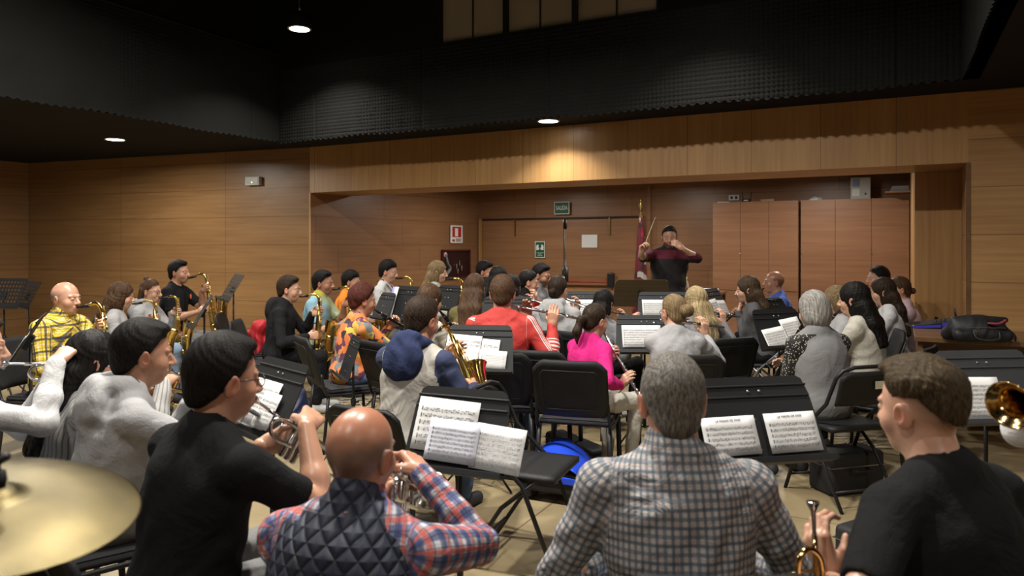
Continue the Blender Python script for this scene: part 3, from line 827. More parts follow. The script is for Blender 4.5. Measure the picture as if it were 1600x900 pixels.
# low ceiling round the raised pit
PU0, PU1, PV0, PV1 = -6.78, .46, -3.6, 6.65
mb = MB(); mb.box((-13,PV1+.02,CL),(4.2,8.0,CL+.1)); mb.box((-13,-4.4,CL),(PU0-.02,PV1+.02,CL+.1)); mb.box((PU1+.02,-4.4,CL),(4.2,PV1+.02,CL+.1))
struct('ceiling', mb, M['foam2'])
struct('ceiling_pit', MB().box((PU0-.1,PV0,PITZ),(PU1+.1,PV1+.1,PITZ+.1)), M['foam2'])
def foam(name, u0, u1, z0, z1, fn, step=.0145):
    nu = int((u1-u0)/step); nz_ = int((z1-z0)/step)
    U = np.linspace(u0, u1, nu+1); Zs = np.linspace(z0, z1, nz_+1); UU, ZZ = np.meshgrid(U, Zs, indexing='ij')
    per = .058; hgt = .020*(np.sin(2*math.pi*(UU+ZZ)/(per*1.4))*np.sin(2*math.pi*(UU-ZZ)/(per*1.4))+.25)
    seam = np.minimum(np.abs((UU % 1.55)-.775*0), 9); hgt = np.where((UU % 1.55) < .014, -.02, hgt)
    ZZ = ZZ+np.where(ZZ <= z0+1e-5, .011*np.sin(2*math.pi*UU/(per*1.4))+.006*np.sin(UU*3.1)+.004*np.sin(UU*7.7), 0)
    V = fn(UU.ravel(), ZZ.ravel(), hgt.ravel()); 
    i, j = np.meshgrid(np.arange(nu), np.arange(nz_), indexing='ij'); a = (i*(nz_+1)+j).ravel()
    Q = np.stack([a, a+nz_+1, a+nz_+2, a+1], 1)
    o = np_mesh(name, V, Q, M['foam']); o.rotation_euler = (0,0,RZ); tag(o, kind='structure'); return o
foam('wall_foam_front', PU0, PU1, CL-.03, 3.72, lambda u,z,h: np.stack([u, PV1-h, z], 1))
struct('wall_foam_backing', MB().box((PU0-.1,PV1+.021,CL),(PU1+.1,PV1+.12,3.72)), M['foam2'])
foam('wall_foam_left', PV0, PV1, CL-.03, 3.9, lambda u,z,h: np.stack([PU0+h, u, z], 1), .02)
foam('wall_foam_right', PV0, PV1, CL-.03, 3.9, lambda u,z,h: np.stack([PU1-h, u, z], 1), .02)
struct('wall_pit_upper_left', MB().box((PU0-.12,PV0,CL),(PU0-.021,PV1+.1,PITZ)), M['foam2'])
struct('wall_pit_upper_right', MB().box((PU1+.021,PV0,CL),(PU1+.12,PV1+.1,PITZ)), M['foam2'])
struct('wall_pit_behind', MB().box((PU0-.1,PV0-.1,CL),(PU1+.1,PV0,PITZ)), M['foam2'])
# clerestory windows above the foam
winw = ((-4.42,-3.60),(-3.60,-2.82),(-2.82,-1.96))
mb = MB(); mb.box((PU0-.1,PV1,3.72),(-4.42,PV1+.12,PITZ)); mb.box((-1.96,PV1,3.72),(PU1+.1,PV1+.12,PITZ)); mb.box((-4.42,PV1,4.72),(-1.96,PV1+.12,PITZ))
struct('wall_clerestory', mb, M['foam2'])
mblind = plain('window_blind', (.33,.29,.22), .7, var=.12, scale=2)
for i, (a, b) in enumerate(winw):
    w = empty('window_%d' % (i+1), (0,0,0), RZ); tag(w, kind='structure')
    fr = MB(); t = .025
    for (x0,x1,z0,z1) in ((a,b,3.72,3.74),(a,b,4.70,4.72),(a,a+t,3.74,4.70),(b-t,b,3.74,4.70)): fr.box((x0,PV1+.0,z0),(x1,PV1+.06,z1))
    fr.build('window_frame', M['steel_black'], w)
    MB().box((a+t,PV1+.05,3.74),(b-t,PV1+.07,4.70)).build('window_pane', mblind, w)
    MB().box(((a+b)/2-.006,PV1+.035,3.74),((a+b)/2+.006,PV1+.05,4.70)).build('glazing_bar', M['steel_black'], w)
# double door with frame at the back of the stage
dr = empty('door_1', (0,0,0), RZ); tag(dr, kind='structure'); y = 11.06
MB().box((-6.39,y-.05,0),(-4.86,y-.012,1.965)).build('door_leaf', M['wood_door'], dr)
MB().box((-4.85,y-.05,0),(-3.57,y-.012,1.963)).build('door_leaf', M['wood_door'], dr)
MB().box((-6.47,y-.06,1.97),(-3.50,y-.001,2.0)).build('door_lintel', plain('shadow_gap', (.03,.015,.01), .6), dr)
for u in (-6.47,-3.56): MB().box((u,y-.07,0),(u+.06,y-.001,2.0)).build('door_jamb', M['wood_beam'], dr)
brass = metal('brass_old', (.35,.27,.10), .35); redm = plain('red_bar', (.35,.03,.02), .4)
for u in (-5.75,-4.05): 
    MB().box((u-.012,y-.075,1.70),(u+.012,y-.05,1.985)).build('door_closer_rod', brass, dr)
mb = MB(); mb.cyl((-4.95,y-.13,.945),(-4.0,y-.13,.955),.016); mb.build('push_bar', redm, dr, True)
mb = MB(); mb.box((-4.06,y-.15,.87),(-3.96,y-.05,1.10)); mb.build('push_bar_bracket', M['blackplastic'], dr, bevel=.02)
MB().box((-6.2,y-.056,.60),(-3.7,y-.05,.82)).build('kick_rail', M['wood_beam'], dr)
struct('trim_stage_corner', MB().box((-3.44,y-.05,0),(-3.38,y-.001,2.58)), M['wood_rec'])
struct('trim_stage_jamb_left', MB().box((UL-.005,VB-.012,0),(UL+.02,VB,2.235)), M['wood_beam'])
struct('trim_stage_jamb_right', MB().box((UR-.02,VB-.012,0),(UR+.012,VB,2.235)), M['wood_plain'])
struct('baseboard_right', MB().box((UR+.02,VB-.02,0),(3.4,VB,.08)), M['wood_plain'])

# ---------------------------------------------------------------- ceiling lights
lamp_m = emit('lamp_diffuser', (1,.97,.90), 14)
def downlight(loc, label, power, r=.105, hang=0, spread=150, group='round ceiling lights'):
    e = empty('ceiling_light', loc); tag(e, label, 'ceiling light', group)
    MB().lathe([(r,.0),(r*1.18,-.002),(r*1.2,.006),(r,.02)], (0,0,-.012)).build('trim_ring', M['white'], e, True)
    MB().lathe([(.0005,0),(r,0),(r,.004),(.0005,.004)], (0,0,-.012)).build('diffuser', lamp_m, e)
    if hang:
        MB().lathe([(r*1.2,0),(r*1.25,.16),(.02,.18)], (0,0,-.005)).build('housing', M['steel_black'], e, True)
        MB().cyl((0,0,.17),(0,0,hang),.012).build('rod', M['steel_black'], e, True)
    l = bpy.data.lights.new('lamp', 'AREA'); l.shape = 'DISK'; l.size = r*2; l.energy = power; l.color = (1,.95,.86); l.spread = R(spread)
    lo = bpy.data.objects.new('lamp', l); C.objects.link(lo); lo.parent = e; lo.location = (0,0,-.02)
PITP, LOWP, RECP = 125, 18, 36
downlight(P(468,44,7.9), 'bright round lamp hanging in the dark raised ceiling above the saxophones', PITP*.25, hang=PITZ-P(468,44,7.9).z, spread=120)
downlight(P(857,188,7.61), 'round downlight in the low ceiling strip above the stage beam', LOWP, .10, spread=115)
downlight(P(180,217,8.93), 'round downlight in the low ceiling above the left wood wall', 60, .10, spread=170)
k = 0
for (u, v, p) in ((-1.45,5.9,.18),(-4.6,2.7,1.1),(-3.0,2.7,1.0),(-1.2,2.7,1.1),(-4.6,-.6,.4),(-1.2,-.6,.4)):
    q = rm(u, v, 3.9 if v > 5 else 4.5); downlight(q, 'added round lamp hanging in the raised ceiling above the players, outside the picture', PITP*p, hang=PITZ-q.z, spread=(100 if v > 5 else 152))  # unseen lamps, added off frame to light the room
for (u, v) in ((-5.2,9.3),(-3.0,9.3),(-.9,9.3)):
    q = rm(u, v, 2.60); downlight(q, 'unseen round downlight added in the stage ceiling behind the beam', RECP, .10, spread=170)  # hidden by the beam, added to light the stage recess
for (u, v) in ((-9.2,4.2),(-9.2,.8),(1.9,3.2),(1.9,-.5)):
    q = rm(u, v, CL); downlight(q, 'unseen round downlight added in the low ceiling beside the raised ceiling', 45 if u < 0 else 25, .10, spread=170)  # unseen side downlights, added off frame for more light

# ---------------------------------------------------------------- instruments (mouthpiece at the origin)
def mk_trumpet(mat):
    e = empty('trumpet'); 
    MB().lathe([(.006,.004),(.013,0),(.0135,.004),(.010,.012),(.005,.022),(.0042,.06),(.0055,.085)], (0,0,0), (0,1,0), 16).build('mouthpiece', M['silver'], e, True)
    mb = MB(); mb.tube(spl([(0,.07,0),(0,.30,0),(0,.41,0),(0,.445,-.012),(0,.455,-.032),(0,.445,-.052),(0,.41,-.062),(0,.30,-.062),(0,.262,-.062)],4), .0062, 10)
    mb.cyl((0,.14,-.0),(0,.14,-.062),.003); mb.cyl((0,.36,0),(0,.36,-.062),.003); mb.cyl((.018,.36,0),(0,.36,0),.003)
    mb.build('lead_pipe', mat, e, True)
    for i in range(3):
        y = .19+.026*i
        v = MB().lathe([(.002,-.098),(.010,-.096),(.0118,-.090),(.0118,.035),(.0105,.042),(.003,.044),(.003,.066),(.009,.068),(.009,.072),(.001,.073)], (.006,y,0)).build('valve', mat, e, True)
    pts = spl([(.018,.20,-.058),(.018,.14,-.062),(.018,.105,-.055),(.018,.09,-.032),(.018,.105,-.008),(.018,.14,0),(.018,.26,0),(.018,.36,0),(.018,.42,0),(.018,.46,0),(.018,.485,0),(.018,.50,0),(.018,.508,0)],4)
    rr = lerpl([.0058,.0058,.006,.006,.006,.0062,.0075,.0105,.0165,.026,.037,.052,.0605],4)
    mb = MB(); mb.tube(pts, rr, 20, cap=False); mb.build('bell', mat, e, True, solid=.0015)
    mb = MB(); mb.tube(spl([(-.004,.24,-.03),(-.035,.24,-.03),(-.045,.24,-.045),(-.035,.24,-.06),(-.004,.24,-.06)],4), .005, 8); mb.build('valve_slide', mat, e, True); mb = MB(); mb.tube(spl([(.012,.16,.006),(.012,.15,.02),(.012,.165,.028),(.012,.178,.012)],4), .0022, 6); mb.build('finger_hook', mat, e, True)
    return e
def mk_flute():
    e = empty('flute')
    MB().tube([(-.065,0,0),(-.06,0,0),(.12,0,0),(.125,0,0),(.605,0,0)], [.0085,.0095,.0095,.0095,.0095], 12).build('tube', M['silver'], e, True)
    MB().lathe([(.001,0),(.016,.0),(.018,.002),(.001,.004)], (0,-.0,.0085), (0,-.3,1), 16).build('lip_plate', M['silver'], e, True)
    mb = MB(); mb.lathe([(.0095,0),(.0115,.002),(.0115,.02),(.0095,.022)], (.118,0,0), (1,0,0)); mb.build('joint_ring', M['chrome'], e, True); mb = MB(); mb.lathe([(.0095,0),(.0112,.002),(.0112,.014),(.0095,.016)], (.46,0,0), (1,0,0)); mb.build('joint_ring', M['chrome'], e, True)
    for i in range(13):
        x = .16+i*.0265+(.02 if i > 10 else 0)
        MB().lathe([(.0005,.004),(.0085,.004),(.0092,.001),(.0085,0)], (x,0,.0098), (0,-.15,1), 12).build('key', M['chrome'], e, True)
    mb = MB(); mb.tube([(.15,-.006,.0115),(.45,-.006,.0115)], .0022, 6); mb.tube([(.49,-.009,.008),(.56,-.009,.008)], .0022, 6); mb.build('key_rod', M['chrome'], e, True)
    return e
def mk_clarinet():
    e = empty('clarinet')
    MB().lathe([(.002,0),(.006,.004),(.011,.05),(.012,.075)], (0,0,0), (0,1,0), 14).build('mouthpiece', M['clarinet'], e, True)
    MB().lathe([(.012,.070),(.0145,.074),(.0145,.13),(.0125,.134),(.0125,.34),(.014,.345),(.014,.36),(.013,.365),(.0145,.56),(.018,.59),(.026,.63),(.034,.66),(.033,.661),(.024,.63)], (0,0,0), (0,1,0), 18).build('tube', M['clarinet'], e, True)
    for y, r in ((.072,.0152),(.132,.0152),(.342,.0148),(.362,.0148),(.558,.0155),(.655,.0345)):
        MB().lathe([(r*.9,-.003),(r,-.002),(r,.002),(r*.9,.003)], (0,y,0), (0,1,0), 18).build('ring', M['silver'], e, True)
    for i in range(9):
        y = .17+i*.041
        MB().lathe([(.0005,.006),(.0075,.006),(.0085,.003),(.0075,0)], (.003*(-1)**i,y,.0125), (.15*(-1)**i,0,1), 10).build('key', M['silver'], e, True)
    mb = MB(); mb.tube([(.011,.15,.010),(.011,.33,.010)], .0022, 6); mb.tube([(-.011,.38,.010),(-.011,.54,.012)], .0025, 6); mb.tube([(.012,.40,.008),(.014,.53,.009)], .0022, 6); mb.build('key_rod', M['silver'], e, True)
    return e
def mk_sax():
    e = empty('saxophone')
    MB().tube([(0,0,0),(0,.03,-.001),(0,.085,.002)], [.006,.010,.0125], 12).build('mouthpiece', M['clarinet'], e, True)
    MB().tube(spl([(0,.075,.002),(0,.115,.010),(0,.150,.006),(0,.172,-.020),(0,.178,-.060)],5), lerpl([.0085,.010,.0112,.0122,.0132],5), 14).build('neck', M['gold'], e, True)
    MB().tube([(0,.178,-.058),(0,.165,-.20),(0,.150,-.36),(0,.137,-.50)], [.0135,.019,.0255,.031], 16).build('body_tube', M['gold'], e, True)
    MB().tube(spl([(0,.138,-.49),(0,.142,-.545),(0,.175,-.588),(0,.222,-.575),(0,.240,-.53)],5), lerpl([.031,.033,.035,.037,.038],5), 16).build('bow', M['gold'], e, True)
    MB().tube(spl([(0,.239,-.535),(0,.247,-.46),(0,.256,-.39),(0,.268,-.335),(0,.285,-.288),(0,.296,-.268)],4), lerpl([.038,.041,.046,.053,.064,.073],4), 20, cap=False).build('bell', M['gold'], e, True, solid=.002)
    for i in range(7):
        t = i/6; z = -.10-.36*t; y = .176-.032*t; r = .011+.008*t
        MB().lathe([(.0005,.008),(r,.008),(r*1.08,.003),(r*.95,0)], (0.004,y+.014+.016*t,z), (.25,1,.1), 12).build('key_cup', M['gold'], e, True)
    for i in range(4):
        t = i/3; z = -.14-.30*t; y = .174-.03*t; r = .010+.010*t; sx = (-1)**i
        MB().lathe([(.0005,.008),(r,.008),(r*1.08,.003),(r*.95,0)], (sx*(.014+.014*t),y,z), (sx,.2,.1), 12).build('key_cup', M['gold'], e, True)
    for (z, y, sx) in ((-.40,.255,1),(-.46,.247,-1),(-.54,.21,1)):
        MB().lathe([(.0005,.012),(.023,.012),(.025,.006),(.02,0)], (sx*.038,y,z), (sx,0,0), 14).build('key_cup', M['gold'], e, True)
    mb = MB()
    for sx in (-1,1): mb.tube([(sx*.020,.185,-.09),(sx*.034,.165,-.47)], .0035, 6)
    mb.tube([(.026,.20,-.12),(.036,.18,-.42)], .003, 6); mb.tube([(0,.192,-.01),(0,.20,-.09)], .003, 6)
    mb.tube([(0,.168,-.40),(0,.215,-.40)], .005, 6); mb.build('key_rod', M['gold'], e, True)
    return e
MAKE = {'trumpet': lambda: mk_trumpet(M['silver']), 'gold_trumpet': lambda: mk_trumpet(M['goldwarm']), 'flute': mk_flute, 'clarinet': mk_clarinet, 'sax': mk_sax}
INSTN = {'trumpet': ('trumpet','trumpet','trumpets held by players'), 'gold_trumpet': ('trumpet','trumpet','trumpets held by players'), 'flute': ('flute','flute','flutes held by players'),
         'clarinet': ('clarinet','clarinet','clarinets held by players'), 'sax': ('saxophone','saxophone','saxophones held by players')}
PROTO = {}
def place(kind, Mt, label, scale=1.0):
    if kind not in PROTO: PROTO[kind] = o = MAKE[kind]()
    else: o = copy_tree(PROTO[kind])
    o.matrix_world = Mt @ Matrix.Scale(scale, 4)
    n, c, g = INSTN[kind]; tag(o, label, c, g); return o

# ---------------------------------------------------------------- chairs
def mk_stack_chair():
    e = empty('stacking_chair')
    MB().grid(lambda a,b: (-.215+.43*a, -.19+.42*b, .462+.012*math.sin(math.pi*a)*math.sin(math.pi*b)-.03*max(0,b-.85)/.15*.6), 10, 10).build('seat_pad', M['chairfab'], e, True)
    mb = MB(); mb.box((-.22,-.195,.425),(.22,.235,.460)); mb.build('seat', M['chairfab'], e, bevel=.015)
    def back(d):
        def fn(a,b):
            x = (-.225+.45*a); u = abs(2*a-1); zt = .845-.035*max(0,u-.78)/.22*1.6-.0; z = .50+(zt-.50)*b
            if b < .25: x *= .90+.4*b
            y = -.235-.10*b+.03*(1-u*u)*-1+d
            return (x, y, z)
        return fn
    MB().grid(back(0), 14, 10).build('backrest', M['chairshell'], e, True, solid=.022)
    mb = MB()
    pts = [(-.15,.545),(.15,.545),(.165,.565),(.175,.76),(.155,.785),(-.155,.785),(-.175,.76),(-.165,.565),(-.15,.545)]
    mb.tube([(x, -.257-.10*(z-.50)/.345-.028*(1-(x/.225)**2)*0-.026, z) for x, z in pts], .003, 6); mb.build('back_rim', M['chairshell'], e, True)
    for sx in (-1,1):
        MB().tube([(sx*.215,-.20,.43),(sx*.235,-.245,.0)], .0125, 8, flat=1.3).build('leg', M['steel_black'], e, True)
        MB().tube([(sx*.215,.20,.43),(sx*.225,.225,.0)], .0125, 8, flat=1.3).build('leg', M['steel_black'], e, True)
        MB().tube(spl([(sx*.225,.20,.425),(sx*.228,-.15,.42),(sx*.225,-.225,.45),(sx*.215,-.255,.58)],4), .011, 8).build('back_support', M['steel_black'], e, True)
    return e
def mk_folding(shell, pipe):
    e = empty('folding_chair')
    def st(a,b):
        return (-.20+.40*a*(1), -.17+.38*b, .452+.008*math.sin(math.pi*a)*math.sin(math.pi*b))
    MB().grid(st, 8, 8).build('seat', shell, e, True, solid=.028, )
    def back(a,b):
        u = abs(2*a-1); x = -.195+.39*a; z = .60+.20*b-.03*max(0,u-.7)/.3*b; y = -.185-.055*b-.02*(1-u*u); return (x,y,z)
    MB().grid(back, 12, 6).build('back_panel', shell, e, True, solid=.014)
    fr = [(-.215,.235,.0),(-.212,.06,.42),(-.208,-.13,.60),(-.20,-.20,.76),(-.17,-.222,.805),(-.10,-.235,.825),(.10,-.235,.825),(.17,-.222,.805),(.20,-.20,.76),(.208,-.13,.60),(.212,.06,.42),(.215,.235,.0)]
    MB().tube(fr, .0115, 8).build('frame', pipe, e, True)
    for sx in (-1,1): MB().tube([(sx*.19,.12,.44),(sx*.195,-.05,.30),(sx*.20,-.25,0)], .0105, 8).build('rear_leg', pipe, e, True)
    mb = MB(); mb.tube([(-.195,-.19,.10),(.195,-.19,.10)], .008, 8); mb.build('crossbar', pipe, e, True); mb = MB(); mb.tube([(-.213,.19,.10),(.213,.19,.10)], .008, 8); mb.build('crossbar', pipe, e, True)
    return e
CH = {}
def chair(kind, x, y, a, label, group='chairs of the band', z=0):
    if kind not in CH:
        CH[kind] = o = {'stack': mk_stack_chair, 'fold': lambda: mk_folding(M['chairshell'], M['steel_black']), 'foldgrey': lambda: mk_folding(M['chairshell'], M['greymetal'])}[kind]()
    else: o = copy_tree(CH[kind])
    o.location = (x, y, z); o.rotation_euler = (0,0,-R(a)); tag(o, label, 'chair', group); return o
def chair_under(key, kind, label, back=0.0, da=0):
    i = PEOPLE[key]; p = i['M'] @ Vector((0,-back,0)); return chair(kind, p.x, p.y, i['a']+da, label)

# ---------------------------------------------------------------- music stands
STANDS = {}
def stand(key, px, py, Z, a, label, tilt=22, w=.48, h=.33, kind='solid', roll=0, mat=None, legs=.26, ledge=True, base_off=0):
    c = P(px, py, Z); Mt = Matrix.Translation((c.x, c.y, 0)) @ Matrix.Rotation(-R(a), 4, 'Z')
    e = empty('music_stand'); e.matrix_world = Mt; tag(e, label, 'music stand', 'music stands of the band')
    Dk = Matrix.Translation((0,-.0,c.z)) @ Matrix.Rotation(-R(tilt), 4, 'X') @ Matrix.Rotation(R(roll), 4, 'Y')
    mat = mat or M['desk']
    mb = MB()
    if kind == 'solid':
        hw, tw = w/2, w/2*.90; H = h/2
        mb.prism([(-hw,-H),(hw,-H),(tw+.006,H*.55),(tw-.01,H-.012),(tw-.03,H),(-tw+.03,H),(-tw+.01,H-.012),(-tw-.006,H*.55)], .004, Dk)
        for zz in (H*.52, H*.78):
            mb.tube([Dk @ Vector((-tw-.0,-.001,zz)), Dk @ Vector((tw,-.001,zz))], .0045, 8, flat=1)
        mb.build('desk', mat, e)
        mb = MB()
        for xx in (-.022,.022):
            for zz in (H*.65, .0, -H*.7): mb.lathe([(.0005,.0025),(.0045,.002),(.006,0)], Dk @ Vector((xx,-.0015,zz)), (Dk.to_3x3() @ Vector((0,-1,0))), 8)
        mb.build('rivets', M['greymetal'], e, True)
    else:
        hw = w/2; H = h/2; t = .003; mb.box((-hw,0,-H),(hw,t,-H+.06), Dk); mb.box((-hw,0,H-.015),(hw,t,H), Dk)
        rows = 6; cols = 12; z0 = -H+.06; dz = (h-.075)/rows; cw = w/cols
        for r_ in range(rows):
            mb.box((-hw,0,z0+dz*(r_+1)-.016),(hw,t,z0+dz*(r_+1)), Dk)
        for c_ in range(cols+1):
            x = -hw+cw*c_; mb.box((x-.007,0.0005,z0),(x+.007,t-.0005,H-.015), Dk)
        mb.build('desk', mat, e)
    H = h/2
    if ledge:
        mb = MB(); mb.box((-w/2,-.055,-H-.004),(w/2,.004,-H), Dk); mb.box((-w/2,-.058,-H-.004),(w/2,-.054,-H+.016), Dk); mb.build('ledge', mat, e, bevel=.001)
    by = base_off; q = Dk @ Vector((0,.02,-.02)); pole_top = Vector((0, q.y+.01, q.z))
    zt = pole_top.z; yb = pole_top.y
    mb = MB(); mb.tube([(0,yb,.30),(0,yb,zt)], .0085, 10); mb.build('upper_pole', M['steel_black'], e, True)
    mb = MB(); mb.tube([(0,yb,.12),(0,yb,zt*.58)], .0125, 10); mb.build('lower_pole', M['steel_black'], e, True)
    mb = MB(); mb.lathe([(.016,0),(.019,.006),(.019,.04),(.016,.046)], (0,yb,zt*.58-.02)); mb.tube([(0,yb,zt*.58),(0,yb+.04,zt*.58)], .007, 8); mb.build('clamp_knob', M['blackplastic'], e, True)
    MB().box((-.03,.004,-.05),(.03,.03,.03), Dk).build('desk_bracket', M['steel_black'], e)
    for k_ in range(3):
        t = R(90+120*k_); dx, dy = math.cos(t), math.sin(t)
        MB().tube([(0,yb,.26),(dx*legs,yb+dy*legs,.008)], .009, 8, flat=.6).build('leg', M['steel_black'], e, True)
        MB().tube([(0,yb,.13),(dx*legs*.5,yb+dy*legs*.5,.135)], .006, 6).build('leg_brace', M['steel_black'], e, True)
    STANDS[key] = (Mt @ Dk, w, h); return e
def notation(w, h, rows, seed, top=.03, head=True):
    r = random.Random(seed); mb = MB(); mm = MB(); m_ = .012; y = -.0012
    rh = (h-top-.012)/rows; sp = rh*.11
    for i in range(rows):
        zc = h/2-top-rh*(i+.5)
        for k_ in range(5):
            z = zc+(k_-2)*sp; mb.quad((-w/2+m_,y,z-.00022),(w/2-m_,y,z-.00022),(w/2-m_,y,z+.00022),(-w/2+m_,y,z+.00022))
        x = -w/2+m_+.004
        mm.quad((x,y,zc-sp*2.6),(x+.0035,y,zc-sp*2.6),(x+.0035,y,zc+sp*2.8),(x,y,zc+sp*2.8)); x += .010
        while x < w/2-m_-.004:
            q = r.random(); zz = zc+r.choice((-2,-1,0,1,2))*sp
            if q < .75:
                s_ = sp*.62; mm.quad((x,y,zz-s_),(x+s_*2.2,y,zz-s_),(x+s_*2.2,y,zz+s_),(x,y,zz+s_)); up = 1 if zz < zc else -1
                xs = x+s_*2.0 if up > 0 else x; mm.quad((xs,y,zz),(xs+.0004,y,zz),(xs+.0004,y,zz+up*sp*3.2),(xs,y,zz+up*sp*3.2))
                if q < .35: mm.quad((xs,y,zz+up*sp*3.2),(xs+.007,y,zz+up*sp*3.2),(xs+.007,y,zz+up*sp*2.6),(xs,y,zz+up*sp*2.6))
            elif q < .88: mm.quad((x,y,zc-sp*2),(x+.0005,y,zc-sp*2),(x+.0005,y,zc+sp*2),(x,y,zc+sp*2))
            x += r.uniform(.0045,.0085)
    return mb, mm
def text(s_, size, mat, parent, loc, rot=(math.pi/2,0,0), name='lettering', ext=.0003, align='CENTER'):
    cu = bpy.data.curves.new(name, 'FONT'); cu.body = s_; cu.size = size; cu.align_x = align; cu.align_y = 'CENTER'; cu.extrude = ext
    cu.materials.append(mat); o = bpy.data.objects.new(name, cu); C.objects.link(o); bpy.context.view_layer.update(); me = bpy.data.meshes.new_from_object(o.evaluated_get(bpy.context.evaluated_depsgraph_get())); bpy.data.objects.remove(o)
    o = bpy.data.objects.new(name, me); C.objects.link(o); o.parent = parent; o.location = loc; o.rotation_euler = rot; return o
SEED = [3]
def sheet(skey, x, w, h, label, z=None, rot=0, rows=7, title=None, lift=.0, curl=0.0, over=0, top=.03, col=None, group='sheets of music on the stands', lines=True):
    Md, sw_, sh_ = STANDS[skey]; SEED[0] += 1
    zc = -sh_/2+h/2+.004 if z is None else z
    Mt = Md @ Matrix.Translation((x, -.009-lift-over*.0025, zc)) @ Matrix.Rotation(R(rot), 4, 'Y')
    mb = MB(); mb.grid(lambda a,b: (-w/2+w*a, curl*(math.sin(math.pi*a))*.004, -h/2+h*b), 6, 4)
    o = mb.build('sheet_music', col or M['paper'], None, True, solid=.0008); o.matrix_world = Mt; tag(o, label, 'sheet music', group)
    if lines:
        a, b = notation(w, h, rows, SEED[0], top); a.build('staff_lines', M['inksoft'], o); b.build('notes', M['ink'], o)
    if title: text(title, .011, M['ink'], o, (0,-.0015,h/2-.014), name='title')
    return o
# ---------------------------------------------------------------- clothes
K = {}
K['yplaid'] = plaid('yellow_check', (.62,.44,.02), [((.80,.70,.35), .085, .012, .1, .7), ((.02,.025,.05), .085, .015, .5, .88), ((.02,.02,.05), .085, .005, .8, .6)])
K['gplaid'] = plaid('blue_white_check', (.42,.39,.37), [((.075,.105,.14), .0205, .0095, .5, .72), ((.36,.22,.19), .041, .003, .25, .45), ((.03,.045,.07), .041, .003, .5, .5)])
K['mplaid'] = plaid('multicolour_check', (.50,.50,.54), [((.03,.05,.16), .06, .026, .5, .8), ((.45,.08,.06), .06, .012, .15, .8), ((.02,.02,.04), .03, .004, .5, .6)])
K['black'] = cloth('black_jersey', (.010,.010,.011)); K['blackh'] = cloth('black_hoodie', (.014,.014,.016)); K['navy'] = cloth('navy_jersey', (.022,.030,.075))
K['grey'] = cloth('grey_marl', (.24,.24,.25)); K['lgrey'] = cloth('pale_grey_jersey', (.36,.36,.37)); K['white'] = cloth('white_jersey', (.55,.55,.56)); K['cream'] = cloth('cream_knit', (.47,.45,.39))
K['beige'] = cloth('beige_grey_jersey', (.34,.32,.29)); K['dgrey'] = cloth('dark_grey_knit', (.085,.085,.09)); K['mgrey'] = cloth('mid_grey_knit', (.19,.19,.20)); K['red'] = cloth('red_jersey', (.62,.035,.025))
K['pink'] = cloth('pink_fleece', (.52,.020,.17)); K['orange'] = cloth('orange_jacket', (.72,.22,.03)); K['lblue'] = cloth('light_blue_polo', (.22,.42,.55)); K['blue'] = cloth('blue_jersey', (.10,.16,.50)); K['olive'] = cloth('olive_jacket', (.13,.11,.045))
K['jean'] = cloth('blue_jeans', (.10,.15,.26)); K['jgrey'] = cloth('grey_trousers', (.17,.17,.17)); K['tblack'] = cloth('black_trousers', (.012,.012,.013)); K['twhite'] = cloth('off_white_trousers', (.50,.48,.43)); K['tbeige'] = cloth('beige_trousers', (.42,.37,.27)); K['jlight'] = cloth('light_jeans', (.22,.30,.42))
K['floral'] = patches('orange_print_blouse', [(.62,.17,.045),(.70,.24,.07),(.03,.025,.03),(.62,.17,.045),(.16,.17,.18),(.55,.38,.06),(.10,.03,.07),(.66,.2,.05)], 17)
K['leopard'] = dots('speckled_blouse', (.012,.012,.012), (.55,.52,.44), 75, .30)
K['polo'] = patches('yellow_blue_polo', [(.22,.40,.50),(.50,.45,.06),(.26,.42,.48),(.52,.47,.10),(.35,.42,.25)], 4)
K['pale_pink'] = cloth('pale_pink', (.50,.38,.42))
def striped(name, base, c, per, w, axis=1):
    m, nt, b = new_mat(name); v, x, y = cuv(nt)
    nt.links.new(mix(nt, stripe(nt, (x, y)[axis], per, w), base, c), b.inputs['Base Color']); b.inputs['Roughness'].default_value = .9; return m
K['stripe'] = striped('striped_grey_knit', (.36,.35,.34), (.17,.17,.17), .022, .006, 0)
def band_sweater():
    m, nt, b = new_mat('black_sweater_maroon_band'); tc = N(nt, 'ShaderNodeTexCoord'); s = N(nt, 'ShaderNodeSeparateXYZ'); nt.links.new(tc.outputs['Object'], s.inputs[0])
    z = s.outputs[2]; f = mth(nt, 'MULTIPLY', mth(nt, 'GREATER_THAN', z, 1.385), mth(nt, 'LESS_THAN', z, 1.48))
    nt.links.new(mix(nt, f, (.014,.012,.014), (.11,.012,.028)), b.inputs['Base Color']); b.inputs['Roughness'].default_value = .95; return m
K['conductor'] = band_sweater()
